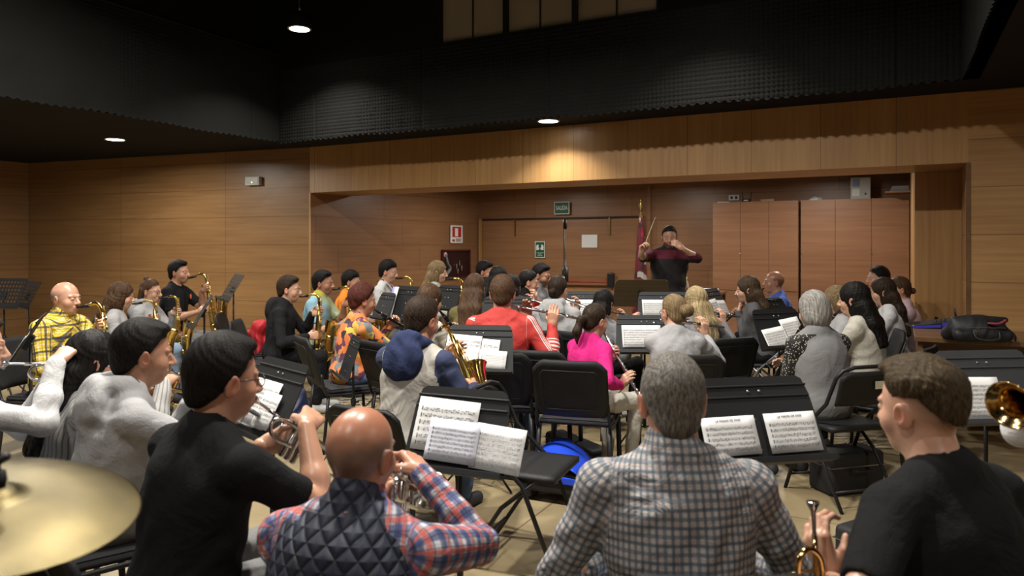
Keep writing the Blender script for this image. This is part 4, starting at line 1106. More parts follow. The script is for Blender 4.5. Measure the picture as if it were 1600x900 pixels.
def track_mat():
    m, nt, b = new_mat('red_track_jacket'); a = N(nt, 'ShaderNodeAttribute'); a.attribute_name = 'cuv'
    s = N(nt, 'ShaderNodeSeparateXYZ'); nt.links.new(a.outputs['Vector'], s.inputs[0])
    arm = mth(nt, 'GREATER_THAN', mth(nt, 'ABSOLUTE', s.outputs[2]), .5)
    low = mth(nt, 'MULTIPLY', mth(nt, 'GREATER_THAN', s.outputs[1], .36), mth(nt, 'LESS_THAN', s.outputs[1], .45))
    ring = mth(nt, 'MULTIPLY', low, stripe(nt, s.outputs[1], .030, .013, .5))
    u = s.outputs[0]; inb = mth(nt, 'MULTIPLY', mth(nt, 'GREATER_THAN', u, .040), mth(nt, 'LESS_THAN', u, .085))
    lon = mth(nt, 'MULTIPLY', mth(nt, 'MULTIPLY', inb, stripe(nt, mth(nt, 'SUBTRACT', u, .040), .015, .008, 0)), mth(nt, 'LESS_THAN', s.outputs[1], .36))
    f = mth(nt, 'MULTIPLY', arm, mth(nt, 'MAXIMUM', ring, lon))
    nt.links.new(mix(nt, f, (.42,.026,.020), (.60,.58,.56)), b.inputs['Base Color']); b.inputs['Roughness'].default_value = .75
    tc = N(nt, 'ShaderNodeTexCoord'); n1 = N(nt, 'ShaderNodeTexNoise'); n1.inputs['Scale'].default_value = 7; n1.inputs['Distortion'].default_value = 1.2
    nt.links.new(tc.outputs['Object'], n1.inputs['Vector']); bump(nt, b, n1.outputs['Fac'], .35, .05); return m
K['track'] = track_mat()
def raglan():
    m, nt, b = new_mat('beige_body_navy_sleeves'); a = N(nt, 'ShaderNodeAttribute'); a.attribute_name = 'cuv'
    s = N(nt, 'ShaderNodeSeparateXYZ'); nt.links.new(a.outputs['Vector'], s.inputs[0])
    nt.links.new(mix(nt, mth(nt, 'GREATER_THAN', mth(nt, 'ABSOLUTE', s.outputs[2]), .5), (.33,.31,.28), (.022,.030,.075)), b.inputs['Base Color']); b.inputs['Roughness'].default_value = .9
    tc = N(nt, 'ShaderNodeTexCoord'); n1 = N(nt, 'ShaderNodeTexNoise'); n1.inputs['Scale'].default_value = 7; n1.inputs['Distortion'].default_value = 1.2
    nt.links.new(tc.outputs['Object'], n1.inputs['Vector']); bump(nt, b, n1.outputs['Fac'], .35, .05); return m
K['raglan'] = raglan()
def quilt(name, col):
    m, nt, b = new_mat(name); v, x, y = cuv(nt)
    p = mth(nt, 'ADD', x, y); q = mth(nt, 'SUBTRACT', x, y)
    s1 = mth(nt, 'ABSOLUTE', mth(nt, 'SINE', mth(nt, 'MULTIPLY', p, math.pi/.055))); s2 = mth(nt, 'ABSOLUTE', mth(nt, 'SINE', mth(nt, 'MULTIPLY', q, math.pi/.055)))
    h = mth(nt, 'POWER', mth(nt, 'MINIMUM', s1, s2), .5)
    b.inputs['Base Color'].default_value = (*col, 1); b.inputs['Roughness'].default_value = .6; bump(nt, b, h, 1.0, .010); return m
K['quilt'] = quilt('quilted_navy', (.016,.020,.042)); K['puffer'] = quilt('quilted_black', (.012,.012,.013))
K['vestgrey'] = cloth('grey_felt_vest', (.20,.20,.205), fold=.25)

# ---------------------------------------------------------------- players, near to far
def W(px, py, Z): v = P(px, py, Z); return (v.x, v.y, v.z)
person('plaid', 'man with short grey hair seen from behind in blue and white checked shirt', 1050,553,1.95, 0, ('crop','grey'), K['gplaid'], K['jlight'], 'ruddy', s=1.03, hp=4, lean=6, w=1.10, collar=True, belly=.03,
       hands={'L':((-.13,.26,.62),(.4,.9,-.1),(0,0,-1),20),'R':((.15,.26,.62),(-.4,.9,-.1),(0,0,-1),20)}, elbow={-1:(-1.0,-.6,-.6),1:(1.0,-.6,-.6)}, fold=.0045)
person('youth', 'young man with faded brown hair in black t-shirt at the right front', 1438,560,1.78, -24, ('fadetop','fade'), K['black'], K['dgrey'], 'fair', s=1.0, hp=8, lean=12, sleeve='short', w=1.05,
       hw={'L':(W(1296,900,1.73),(-.25,.30,.92),(.80,.55,.1),48)}, elbow={-1:(-.9,-.3,-.7)}, feet={-1:(-.30,.40,0),1:(.2,.4,0)})
person('vest', 'bald man in quilted navy vest over checked shirt playing a trumpet', 565,633,1.80, 14, ('bald','grey'), K['mplaid'], K['jgrey'], 'brown', s=.98, hp=6, hy=6, lean=10, w=1.10, belly=.03, vest=K['quilt'], inst='trumpet', seat=.42, elbow={-1:(-.9,-.1,-.8),1:(.9,-.1,-.8)}, ir=(-24,0,12), collar=True)
person('blacktee', 'man with black hair and glasses in black t-shirt playing a trumpet', 350,526,2.15, 38, ('short','black'), K['black'], K['jgrey'], 'mid', s=1.03, hp=8, hy=6, lean=10, sleeve='short', w=1.06, inst='trumpet', extras=('glasses','stubble'), ir=(-38,0,6))
person('hoodie', 'dark-haired young man in pale grey hoodie with trumpet at left', 224,503,2.75, 52, ('short','black'), K['lgrey'], K['jgrey'], 'mid', s=1.0, hp=8, lean=12, w=1.02, hood=True, inst='trumpet', ir=(-32,0,0), fold=.0038)
person('stripe', 'woman with long straight black hair in striped pale knit at left', 146,521,3.0, 48, ('longstraight','black'), K['stripe'], K['tblack'], 'mid', s=.95, hp=10, lean=12, w=.92, inst='trumpet', ir=(-20,0,0))
person('edge_left', 'person in white top at left edge holding a trumpet, head outside the picture', -40,494,2.75, 55, ('short','dark'), K['white'], K['jlight'], 'fair', s=.97, lean=8, w=.95, inst='trumpet', ir=(-6,0,0), feet={-1:(-.1,.42,0),1:(.16,.42,0)})
person('edge_right', 'person in white shirt at right edge with gold trumpet, head outside the picture', 1782,462,2.06, -116, ('short','dark'), K['white'], K['tblack'], 'mid', s=.97, lean=8, w=1.0, inst='trumpet', ir=(-8,0,0))
person('navyhood', 'man in beige and navy sweatshirt with navy hood playing saxophone', 660,466,4.05, 28, ('short','dark'), K['raglan'], K['jean'], 'mid', s=1.02, hp=12, hy=8, lean=12, w=1.08, hood=K['navy'], seat=.39, inst='sax', ir=(6,-24,10), extras=('stubble',))
person('red', 'young man in red track jacket with white stripes playing flute', 785,432,5.1, 4, ('short','brown'), K['track'], K['jean'], 'mid', s=1.03, hp=8, lean=8, w=1.08, inst='flute', ir=(0,10,-8), hood=None)
person('pink', 'girl with brown ponytail in bright pink jumper playing flute', 930,476,4.7, 52, ('pony','dark'), K['pink'], K['twhite'], 'fair', s=.86, hp=14, lean=10, w=.95, inst='flute', ir=(0,46,-6))
person('bunlady', 'woman with blonde bun in pale grey jumper playing flute', 1052,461,5.0, 0, ('bun','dblonde'), K['lgrey'], K['tbeige'], 'fair', s=.95, hp=8, hy=-20, lean=8, w=.97, inst='flute', ir=(0,8,14), extras=('glasses',), feet={-1:(-.05,.40,0),1:(.36,.36,0)}, collar=None)
person('blondehalf', 'woman with long blonde hair tied half up in grey top', 1087,450,5.8, -22, ('longstraight','blonde'), K['mgrey'], K['tblack'], 'fair', s=.95, hp=8, lean=8, w=.92, inst='flute', ir=(0,8,10))
person('orange_print', 'woman with short dark red hair in orange patterned blouse playing clarinet', 567,446,5.7, 60, ('messy','red'), K['floral'], K['jean'], 'mid', s=.97, hp=8, lean=8, w=1.04, inst='clarinet', ir=(-32,0,-4), belly=.03)
person('hoodboy', 'boy in black hoodie and black trousers playing saxophone', 452,432,6.7, 84, ('short','dark'), K['blackh'], K['tblack'], 'fair', s=.98, hp=6, lean=8, w=1.0, hood=True, inst='sax', ir=(4,-10,0), shoe=M['shoe_white'])
person('polo', 'man in light blue and yellow polo shirt playing saxophone', 505,424,7.4, 95, ('short','black'), K['polo'], K['jgrey'], 'tan', s=1.0, hp=4, lean=6, sleeve='short', w=1.08, collar=True, inst='sax', ir=(10,-12,0), extras=('stubble',))
person('orange_boy', 'boy with black fringe in orange jacket behind the polo man', 549,424,8.2, 92, ('fringe','black'), K['orange'], K['tblack'], 'fair', s=.97, hp=8, lean=8, inst='sax', ir=(6,-8,0), collar=True)
person('whitetee', 'boy with black bowl haircut in white t-shirt with neck strap', 607,408,8.3, 98, ('fringe','black'), K['white'], K['jgrey'], 'fair', s=1.0, hp=12, lean=8, sleeve='short', inst='sax', ir=(4,0,0), extras=('strap',))
person('sax_girl', 'woman with long light brown hair playing saxophone by the fire cabinet', 684,409,8.1, 88, ('longstraight','dblonde'), K['cream'], K['jgrey'], 'fair', s=.97, hp=8, lean=4, w=.92, inst='sax', ir=(-4,0,0))
person('brown_bob', 'woman with brown shoulder-length hair between orange blouse and navy hood', 672,446,5.5, 45, ('long','brown'), K['cream'], K['tbeige'], 'fair', s=.95, hp=10, lean=10, w=.92, inst='clarinet', ir=(-48,0,-10))
person('yellow', 'bald man in yellow checked shirt playing saxophone at far left', 103,440,5.3, 100, ('bald','silver'), K['yplaid'], K['tblack'], 'fair', s=1.0, hp=4, lean=4, w=1.12, belly=.04, collar=True, inst='sax', ir=(8,0,0), extras=('beard0',))
person('curly', 'woman with dark wavy hair in pale grey jumper behind the bald man', 190,443,6.4, 68, ('wavy','brown'), K['lgrey'], K['jgrey'], 'fair', s=.93, hp=10, lean=10, w=.95, inst='sax', ir=(6,0,0))
person('glasses_girl', 'woman with topknot and glasses in grey hoodie playing saxophone', 236,437,7.2, 92, ('topbun','brown'), K['lgrey'], K['jlight'], 'fair', s=.95, hp=8, lean=6, w=.96, inst='sax', ir=(4,0,0), extras=('glasses',), hood=True)
person('patch_man', 'man in black t-shirt with orange chest patch playing saxophone', 280,408,7.9, 94, ('short','black'), K['black'], K['jgrey'], 'mid', s=1.02, hp=2, lean=4, sleeve='short', inst='sax', ir=(14,0,0), extras=('apatch','stubble'), feet={-1:(-.1,.55,0),1:(.1,.62,0)})
person('olive', 'woman with long brown hair in olive jacket behind the red jacket', 742,430,6.1, 14, ('longstraight','brown'), K['olive'], K['tblack'], 'fair', s=.97, hp=8, lean=8, w=.94, inst='clarinet')
person('dark_long', 'woman with long black hair right behind the red jacket', 800,431,6.9, 20, ('longstraight','black'), K['black'], K['tblack'], 'fair', s=.95, hp=8, lean=8, w=.92, inst='flute')
person('forehead', 'dark-haired man in black half hidden behind a black stand', 758,409,8.7, 104, ('short','black'), K['black'], K['tblack'], 'mid', s=1.0, hp=12, lean=6, inst='clarinet')
person('headband_w', 'dark-haired person with grey hairband behind the olive jacket', 779,418,8.1, 60, ('long','black'), K['black'], K['tblack'], 'mid', s=.96, hp=12, lean=8, w=.92, inst='clarinet')
person('pony_red', 'woman with dark ponytail in red and black top playing flute', 826,423,7.3, 84, ('pony','black'), K['red'], K['tblack'], 'fair', s=.95, hp=12, lean=8, w=.94, inst='flute', vest=K['black'])
person('beard', 'man with glasses and dark beard in grey shirt', 846,413,8.0, 112, ('short','black'), K['mgrey'], K['tblack'], 'mid', s=1.0, hp=14, lean=6, inst='clarinet', extras=('glasses','beard'), collar=True)
person('greyhood', 'woman with low dark bun in pale grey hoodie playing flute', 872,432,6.3, 24, ('lowbun','dark'), K['lgrey'], K['tblack'], 'fair', s=.97, hp=8, hy=6, lean=8, w=1.0, inst='flute', hood=True, ir=(0,14,-20))
person('black_long', 'woman with straight black hair and grey jumper beside the pink jumper', 944,454,6.1, 42, ('long','black'), K['mgrey'], K['tblack'], 'fair', s=.92, hp=10, lean=8, w=.90, inst='flute', ir=(0,4,-20))
person('profile', 'woman with long dark hair in dark grey jumper facing left with flute', 1168,433,6.7, -72, ('long','ombre'), K['dgrey'], K['tblack'], 'fair', s=.97, hp=8, lean=10, w=.95, inst='flute', ir=(0,30,-20))
person('blueman', 'balding man in blue t-shirt playing clarinet before the cupboards', 1209,423,7.8, -82, ('bald','dark'), K['blue'], K['tblack'], 'mid', s=1.0, hp=2, lean=6, sleeve='short', w=1.08, inst='clarinet', ir=(-42,0,0))
person('silver', 'woman with short silver hair in grey vest and speckled sleeves', 1271,457,4.6, -16, ('bob','silver'), K['leopard'], K['tblack'], 'fair', s=.97, hp=8, lean=6, w=1.02, vest=K['vestgrey'], inst='clarinet', collar=True, elbow={-1:(-.4,-.4,-1),1:(.4,-.4,-1)}, ir=(-55,0,0))
person('creamlady', 'woman with long black hair in cream jumper at right', 1334,443,5.2, -48, ('long','black'), K['cream'], K['tblack'], 'fair', s=.98, hp=6, lean=8, w=1.06, inst='clarinet')
person('blondeclar', 'woman with blonde hair playing clarinet beside the silver-haired woman', 1306,449,6.0, -72, ('bob','dblonde'), K['lgrey'], K['tblack'], 'fair', s=.95, hp=8, lean=8, w=.92, inst='clarinet')
person('hairband', 'woman with black hair and shiny black hairband in the right back row', 1372,416,7.2, -78, ('half','black'), K['cream'], K['tblack'], 'fair', s=.98, hp=6, lean=6, w=.95, inst='clarinet')
person('rightlong', 'woman with long dark brown hair in white blouse at right', 1379,436,6.35, -64, ('longstraight','dark'), K['white'], K['tblack'], 'fair', s=.95, hp=8, lean=8, w=.94, inst='clarinet')
person('pinkpony', 'woman with low brown bun in pale pink top by the partition', 1404,433,6.75, -76, ('lowbun','brown'), K['pale_pink'], K['tblack'], 'fair', s=.95, hp=8, lean=8, w=.92, inst='clarinet')
person('conductor', 'standing conductor in black sweater with maroon chest band raising a baton', 1046,353,8.0, 190, ('crop','dark'), K['conductor'], K['tblack'], 'fair', s=1.0, stand=True, hp=12, lean=3, collar=True, w=1.16, belly=.05, extras=('beard',), cuff=.55,
       hw={'R':(W(1002,396,7.55),(.05,-.35,.93),(.6,-.7,-.2),55),'L':(W(1066,388,7.60),(-.75,.1,.6),(-.2,.9,-.2),60)}, elbow={1:(.9,-.1,-.8),-1:(-1.0,-.2,-.6)})
# instruments
INST_LABEL = {'vest': 'silver trumpet held by the bald man in navy vest', 'blacktee': 'silver trumpet played by the man in black t-shirt and glasses', 'hoodie': 'silver trumpet held by the young man in pale grey hoodie',
 'stripe': 'gold trumpet held by the long-haired woman in striped knit', 'edge_left': 'silver trumpet held by the person at the left edge', 'edge_right': 'gold trumpet bell poking in at the right edge before the sheet music'}
KD = {'stripe': 'gold_trumpet', 'edge_right': 'gold_trumpet'}
for k_, i in PEOPLE.items():
    if 'inst' in i:
        kind, Mt = i['inst']; nm = {'sax': 'gold saxophone', 'flute': 'silver flute', 'clarinet': 'black clarinet'}.get(kind, 'trumpet')
        lb = INST_LABEL.get(k_) or nm+' played by the '+SHORT[k_]
        place(KD.get(k_, kind), Mt, lb, 1.12 if k_ in ('yellow','patch_man') else 1.0)
# ---------------------------------------------------------------- chairs under the players
def loc_chair(kind, px, Z, a, label):
    v = P(px, 500, Z); return chair(kind, v.x, v.y, a, label)
FOLD = {'profile': 'foldgrey'}
for k_ in PEOPLE:
    if k_ in ('conductor', 'silver'): continue
    kd = FOLD.get(k_, 'stack')
    col = 'grey-legged black folding chair' if kd == 'foldgrey' else 'black stacking chair'
    oc = chair_under(k_, kd, col+' under the '+SHORT[k_], back=.03)
    if k_ == 'pink': v = P(906,500,4.62); oc.location = (v.x,v.y,0); oc.rotation_euler = (0,0,-R(16))
    if k_ == 'navyhood': oc.scale = (1,1,.86)
o = loc_chair('fold', 1313, 4.42, -16, 'black tubular folding chair behind the silver-haired woman')
STK = [o]
loc_chair('fold', 822, 3.55, 112, 'empty black folding chair with flat seat in the middle aisle')
MB().box((.02,-.262,.70),(.09,-.260,.745)).build('sticker', plain('cream_sticker', (.5,.46,.34), .7), STK[0])
loc_chair('stack', 205, 1.95, 62, 'black chair back in the bottom left corner behind the cymbal')

# ---------------------------------------------------------------- music stands
stand('near_l', 716, 672, 2.75, 17, 'black music stand with three overlapping sheets in front of the bald man in vest', tilt=24, w=.41, h=.32, roll=1)
sheet('near_l', -.050, .250, .200, 'left landscape music sheet on the stand before the bald man', z=.010, rot=2, rows=6, over=1)
sheet('near_l', -.010, .205, .155, 'bluish lower music sheet overlapping others on the stand before the bald man', z=-.045, rot=2, rows=7, over=2.5, lift=.003, col=plain('bluish_paper', (.60,.61,.70), .8, var=.03))
sheet('near_l', .170, .195, .165, 'right music sheet sticking out over the edge of the stand before the bald man', z=-.055, rot=4, rows=7, over=1.5, curl=.6)
stand('near_r', 1187, 655, 2.6, -11, 'black music stand with two song sheets right of the checked-shirt man', tilt=26, w=.47, h=.31, mat=M['desk'])
sheet('near_r', -.128, .205, .135, 'left song sheet on the stand right of the checked shirt', rows=5, title='LA MADRE DE DIOS', rot=-1, z=-.055, top=.032)
sheet('near_r', .112, .200, .140, 'right song sheet on the stand right of the checked shirt', rows=5, title='LA MADRE DE DIOS', rot=-1, z=-.052, top=.032)
stand('right', 1546, 604, 3.1, -6, 'dark grey music stand with one sheet at the right side', tilt=24, w=.47, h=.32, mat=M['desk_grey'])
sheet('right', -.085, .245, .185, 'large music sheet on the stand at the right side behind the trumpet bell', rows=8, rot=1, z=-.052)
stand('mid', 748, 545, 4.6, 8, 'black music stand with four sheets before the red jacket', tilt=26, w=.46, h=.32)
sheet('mid', -.098, .225, .135, 'rear landscape sheet on the left of the stand before the red jacket', rows=4, rot=4, z=.02)
sheet('mid', -.085, .180, .125, 'front blank-backed sheet on the left of the stand before the red jacket', lines=False, rot=4, z=-.055, over=2, group=None)
sheet('mid', .075, .115, .140, 'upright sheet with bold figures on the stand before the red jacket', rows=3, z=-.01, rot=4, over=1)
sheet('mid', .095, .175, .118, 'dense lower right music sheet on the stand before the red jacket', rows=8, z=-.072, rot=4, over=2)
stand('grey_near', 1008, 522, 5.6, 0, 'dark grey music stand with wide sheet left of the blonde bun', tilt=24, w=.47, h=.31, mat=M['desk_grey'])
sheet('grey_near', -.03, .30, .175, 'wide music sheet on the stand left of the blonde bun', rows=7, z=-.02)
stand('grey_far', 1038, 481, 6.6, 2, 'dark grey music stand with sheet in front of the conductor', tilt=24, w=.50, h=.31, mat=M['desk_grey'])
sheet('grey_far', -.09, .22, .150, 'music sheet on the far grey stand before the conductor', rows=6, z=.0)
stand('grey_left', 908, 478, 6.9, 6, 'dark grey music stand with wide sheet right of the grey hoodie', tilt=24, w=.46, h=.30, mat=M['desk_grey'])
sheet('grey_left', -.02, .31, .160, 'wide music sheet on the stand right of the grey hoodie', rows=6, z=-.02)
stand('clar', 1220, 514, 5.35, -20, 'black music stand with open booklet left of the silver-haired woman', tilt=28, w=.46, h=.32)
sheet('clar', -.07, .21, .16, 'open booklet left page on the stand beside the silver-haired woman', rows=6, rot=-8, z=-.07, curl=.7)
sheet('clar', .10, .18, .20, 'tall sheet leaning right on the stand beside the silver-haired woman', rows=8, rot=-8, z=-.02, curl=.5)
stand('cond', 1002, 458, 7.35, 186, 'brown wooden music desk facing the conductor', tilt=34, w=.58, h=.34, mat=M['wood_desk'])
stand('far_r', 1118, 474, 7.2, -48, 'black music stand with two white sheets right of the blonde hair', tilt=26, w=.42, h=.32)
sheet('far_r', -.06, .17, .20, 'left white sheet on the stand between blonde hair and dark grey jumper', rows=6, rot=-4)
sheet('far_r', .10, .17, .18, 'right white sheet on the stand between blonde hair and dark grey jumper', rows=6, rot=3)
stand('small_blue', 1212, 476, 6.7, -30, 'small black stand desk before the blue t-shirt', tilt=30, w=.26, h=.14)
stand('slim_a', 600, 478, 6.6, 52, 'small black music desk left of the folder stand, below the white t-shirt', tilt=24, w=.30, h=.26)
stand('folder', 636, 474, 6.45, 38, 'large black music desk with purple-edged folder below the white t-shirt', tilt=20, w=.44, h=.32)
sheet('folder', -.19, .06, .30, 'purple-edged folder of sheets on the large black desk', lines=False, over=1, col=plain('violet_paper', (.30,.26,.62), .7), group=None)
sheet('folder', -.165, .05, .30, 'white music pages beside the purple folder edge', lines=False, over=2, group=None)
stand('slim_b', 698, 465, 7.1, 40, 'black music desk in front of the girl by the fire cabinet', tilt=24, w=.34, h=.26)
stand('tall_black', 744, 458, 7.6, 60, 'tall black music stand hiding the man in black', tilt=18, w=.46, h=.36)
stand('low_mid', 792, 484, 5.75, 10, 'black music desk just in front of the red jacket with small white plate', tilt=20, w=.42, h=.22)
Md = STANDS['low_mid'][0]; o = MB().box((-.03,-.003,.02),(.03,-.001,.035)).build('label_plate', M['white'], None); o.matrix_world = Md; bpy.context.view_layer.update(); par = [q for q in bpy.data.objects if q.get('label','').startswith('black music desk just in front')][0]; mw = o.matrix_world.copy(); o.parent = par; o.matrix_world = mw
stand('low_tripod', 547, 557, 5.15, 66, 'low black music desk on a tripod left of the navy hood', tilt=18, w=.34, h=.30, legs=.30)
stand('left_near', 420, 622, 3.05, 46, 'black music stand with angled sheets right of the black t-shirt', tilt=28, w=.46, h=.34)
sheet('left_near', -.04, .24, .20, 'large music sheet on the stand right of the man with glasses', rows=8, z=-.03)
sheet('left_near', .05, .15, .15, 'smaller music sheet laid over on the stand right of the man with glasses', rows=6, z=-.05, over=2)
stand('sax_l', 316, 486, 6.5, 66, 'solid black music stand before the man with orange chest patch', tilt=30, w=.46, h=.32)
stand('perf', 362, 449, 7.3, 58, 'black perforated orchestra stand against the left wood wall', tilt=30, w=.46, h=.30, kind='perf')
stand('perf_b', 42, 460, 7.6, 40, 'perforated black stand standing unused at the far left wall', tilt=24, w=.46, h=.30, kind='perf')
stand('perf_c', 4, 458, 7.3, 10, 'perforated black stand cut by the left picture edge', tilt=24, w=.46, h=.32, kind='perf')
stand('left_edge', 42, 530, 3.9, 62, 'black music stand with folded sheets before the yellow checked shirt', tilt=30, w=.40, h=.30)
sheet('left_edge', -.10, .16, .17, 'left folded page on the stand before the yellow checked shirt', rows=5, rot=-6, curl=1)
sheet('left_edge', .05, .14, .17, 'right folded page on the stand before the yellow checked shirt', rows=5, rot=-4, curl=1)

# ---------------------------------------------------------------- cymbal on its stand
cy = empty('cymbal_stand', P(-12, 770, 1.20)); c0 = cy.location.copy(); cy.location = (c0.x, c0.y, 0)
tag(cy, 'thin drum cymbal stand at the bottom left carrying the brass cymbal', 'cymbal stand')
MB().tube([(0,0,.35),(0,0,c0.z+.065)], .0055, 10).build('rod', M['chrome'], cy, True); MB().tube([(0,0,.1),(0,0,.62)], .012, 10).build('tube', M['chrome'], cy, True)
for k_ in range(3):
    t = R(30+120*k_); MB().tube([(0,0,.42),(.27*math.cos(t),.27*math.sin(t),.012)], .009, 8).build('leg', M['chrome'], cy, True)
mb = MB(); mb.lathe([(.001,.012),(.019,.012),(.021,.020),(.019,.034),(.012,.036),(.001,.036)], (0,0,c0.z)); mb.build('felt_washer', M['black'], cy, True)
mb = MB(); mb.lathe([(.001,.036),(.012,.036),(.013,.062),(.008,.070),(.001,.072)], (0,0,c0.z)); mb.build('clamp_sleeve', M['blackplastic'], cy, True)
mb = MB(); mb.tube([(-.026,0,c0.z+.062),(-.008,0,c0.z+.050),(.008,0,c0.z+.050),(.026,0,c0.z+.062)], [.007,.006,.006,.007], 8); mb.build('wing_nut', M['blackplastic'], cy, True)
def cym_mat():
    m, nt, b = new_mat('cymbal_bronze'); b.inputs['Metallic'].default_value = 1
    tc = N(nt, 'ShaderNodeTexCoord'); s = N(nt, 'ShaderNodeSeparateXYZ'); nt.links.new(tc.outputs['Object'], s.inputs[0])
    r2 = mth(nt, 'SQRT', mth(nt, 'ADD', mth(nt, 'MULTIPLY', s.outputs[0], s.outputs[0]), mth(nt, 'MULTIPLY', s.outputs[1], s.outputs[1])))
    g = mth(nt, 'SINE', mth(nt, 'MULTIPLY', r2, 2600)); n = N(nt, 'ShaderNodeTexNoise'); n.inputs['Scale'].default_value = 9; n.inputs['Detail'].default_value = 5; nt.links.new(tc.outputs['Object'], n.inputs['Vector'])
    r = N(nt, 'ShaderNodeMapRange'); nt.links.new(n.outputs['Fac'], r.inputs[0]); r.inputs[1].default_value = .35; r.inputs[2].default_value = .7
    nt.links.new(mix(nt, r.outputs[0], (.07,.056,.026), (.12,.095,.042)), b.inputs['Base Color']); b.inputs['Roughness'].default_value = .36
    b.inputs['Anisotropic'].default_value = .5
    bump(nt, b, g, .25, .0006); return m
prof = [(.008,.012),(.020,.011),(.036,.004),(.044,-.002),(.06,-.004),(.12,-.010),(.18,-.020),(.222,-.030),(.225,-.031),(.222,-.032),(.12,-.012),(.044,-.004),(.036,.002),(.008,.010)]
cyo = MB().lathe(prof, (0,0,0), (0,0,1), 96).build('cymbal', cym_mat(), None, True); cyo.location = c0; cyo.rotation_euler = (R(4), R(9), 0)
tag(cyo, 'large round brass cymbal at the bottom left', 'cymbal')

# ---------------------------------------------------------------- stage fittings
def boxthing(name, label, cat, loc, size, mat, rz=0, bevel=.004, group=None):
    o = MB().box((-size[0]/2,-size[1]/2,0),(size[0]/2,size[1]/2,size[2])).build(name, mat, None, bevel=bevel); o.location = loc; o.rotation_euler = (0,0,rz); return tag(o, label, cat, group)
for n_, (u0, u1) in enumerate(((-2.34,-1.185),(-1.155,.150))):
    e = empty('storage_cabinet', rm((u0+u1)/2, 10.84), RZ); tag(e, ('left','right')[n_]+' tall wooden cupboard with three doors at the back of the stage', 'cupboard', 'tall wooden cupboards'); W2 = (u1-u0)/2; zt = 2.15
    MB().box((-W2,-.19,0),(W2,.20,zt-.005)).build('carcass', M['wood_cab'], e)
    n = 3
    for k_ in range(n):
        a = -W2+2*W2/n*k_+.002; b = -W2+2*W2/n*(k_+1)-.002
        d_ = MB().box((a,-.215,.90),(b,-.192,zt)).build('door', M['wood_cab'], e, bevel=.001)
        l_ = MB().box((a,-.213,.06),(b,-.192,.893)).build('drawer_front', M['wood_cab'], e, bevel=.001)
    for x in ((W2*.33-W2*.66, ) if n_ == 0 else (-W2*.98, W2*.33)):
        q = MB().lathe([(.001,.010),(.011,.009),(.013,.004),(.012,0)], (x,-.215,1.42), (0,-1,0), 12).build('lock', M['chrome'], e, True)
zc = 2.150
def on_cab(u, dv=0): return rm(u, 10.80+dv, zc)
o = boxthing('power_outlet', 'white wall socket strip above the left cupboard', 'socket', rm(-2.12,11.045,2.20), (.15,.03,.08), M['white'], RZ)
MB().box((-.05,-.018,.02),(-.015,-.014,.06)).build('socket_face', M['blackplastic'], o); MB().box((.015,-.018,.02),(.05,-.014,.06)).build('socket_face', M['blackplastic'], o)
e = boxthing('router', 'small black router with two antennas on the left cupboard', 'router', on_cab(-1.90), (.12,.09,.05), M['blackplastic'], RZ)
for sx in (-.05,.05): MB().tube([(sx,.03,.05),(sx*1.3,.03,.16)], .005, 8).build('antenna', M['blackplastic'], e, True)
MB().box((-.03,-.047,.02),(.03,-.045,.035)).build('label_plate', M['white'], e)
boxthing('paper_pile', 'low pile of papers at the left end of the cupboard top', 'papers', on_cab(-2.22), (.16,.2,.015), M['white'], RZ+.1)
boxthing('cardboard_tray', 'flat beige tray on top of the left cupboard', 'tray', on_cab(-1.60), (.18,.2,.035), plain('cardboard', (.30,.22,.13), .8), RZ)
F = Field((-.12,-.1,-.02),(.12,.1,.1),.008); F.el((0,0,.01),(.095,.07,.035)); F.el((.03,.01,.025),(.045,.04,.03)); F.disp(fold_noise(4,.006)); v,q = F.mesh()
o = np_mesh('plastic_bag', v, q, M['white']); o.location = on_cab(-.98); tag(o, 'crumpled white plastic bag on top of the right cupboard', 'bag')
e = boxthing('control_box', 'pale grey electrical control box standing on the right cupboard', 'control box', on_cab(-.42), (.24,.12,.29), plain('pale_grey', (.38,.37,.34), .5), RZ)
MB().box((-.10,-.066,.17),(-.01,-.060,.27)).build('display', plain('panel_blue', (.10,.14,.25), .4), e); MB().box((-.10,-.066,.04),(-.01,-.060,.14)).build('switch_plate', M['white'], e); MB().lathe([(.001,.01),(.012,.01),(.012,0)], (.06,-.06,.07), (0,-1,0)).build('knob', M['blackplastic'], e, True)
e = boxthing('wall_shelf', 'small wooden shelf at the right end above the cupboards', 'shelf', rm(.03,10.55,2.20), (.30,.35,.02), M['wood_cab'], RZ)
for k_ in range(3): boxthing('book', ('lowest','middle','topmost')[k_]+' grey book lying on the small shelf above the cupboards', 'book', rm(.04,10.52,2.222+.022*k_), (.22-.02*k_,.16,.020), plain('grey_book%d'%k_, (.18+.06*k_,.18+.05*k_,.19+.05*k_), .7), RZ+.05*k_, group='books on the small shelf')
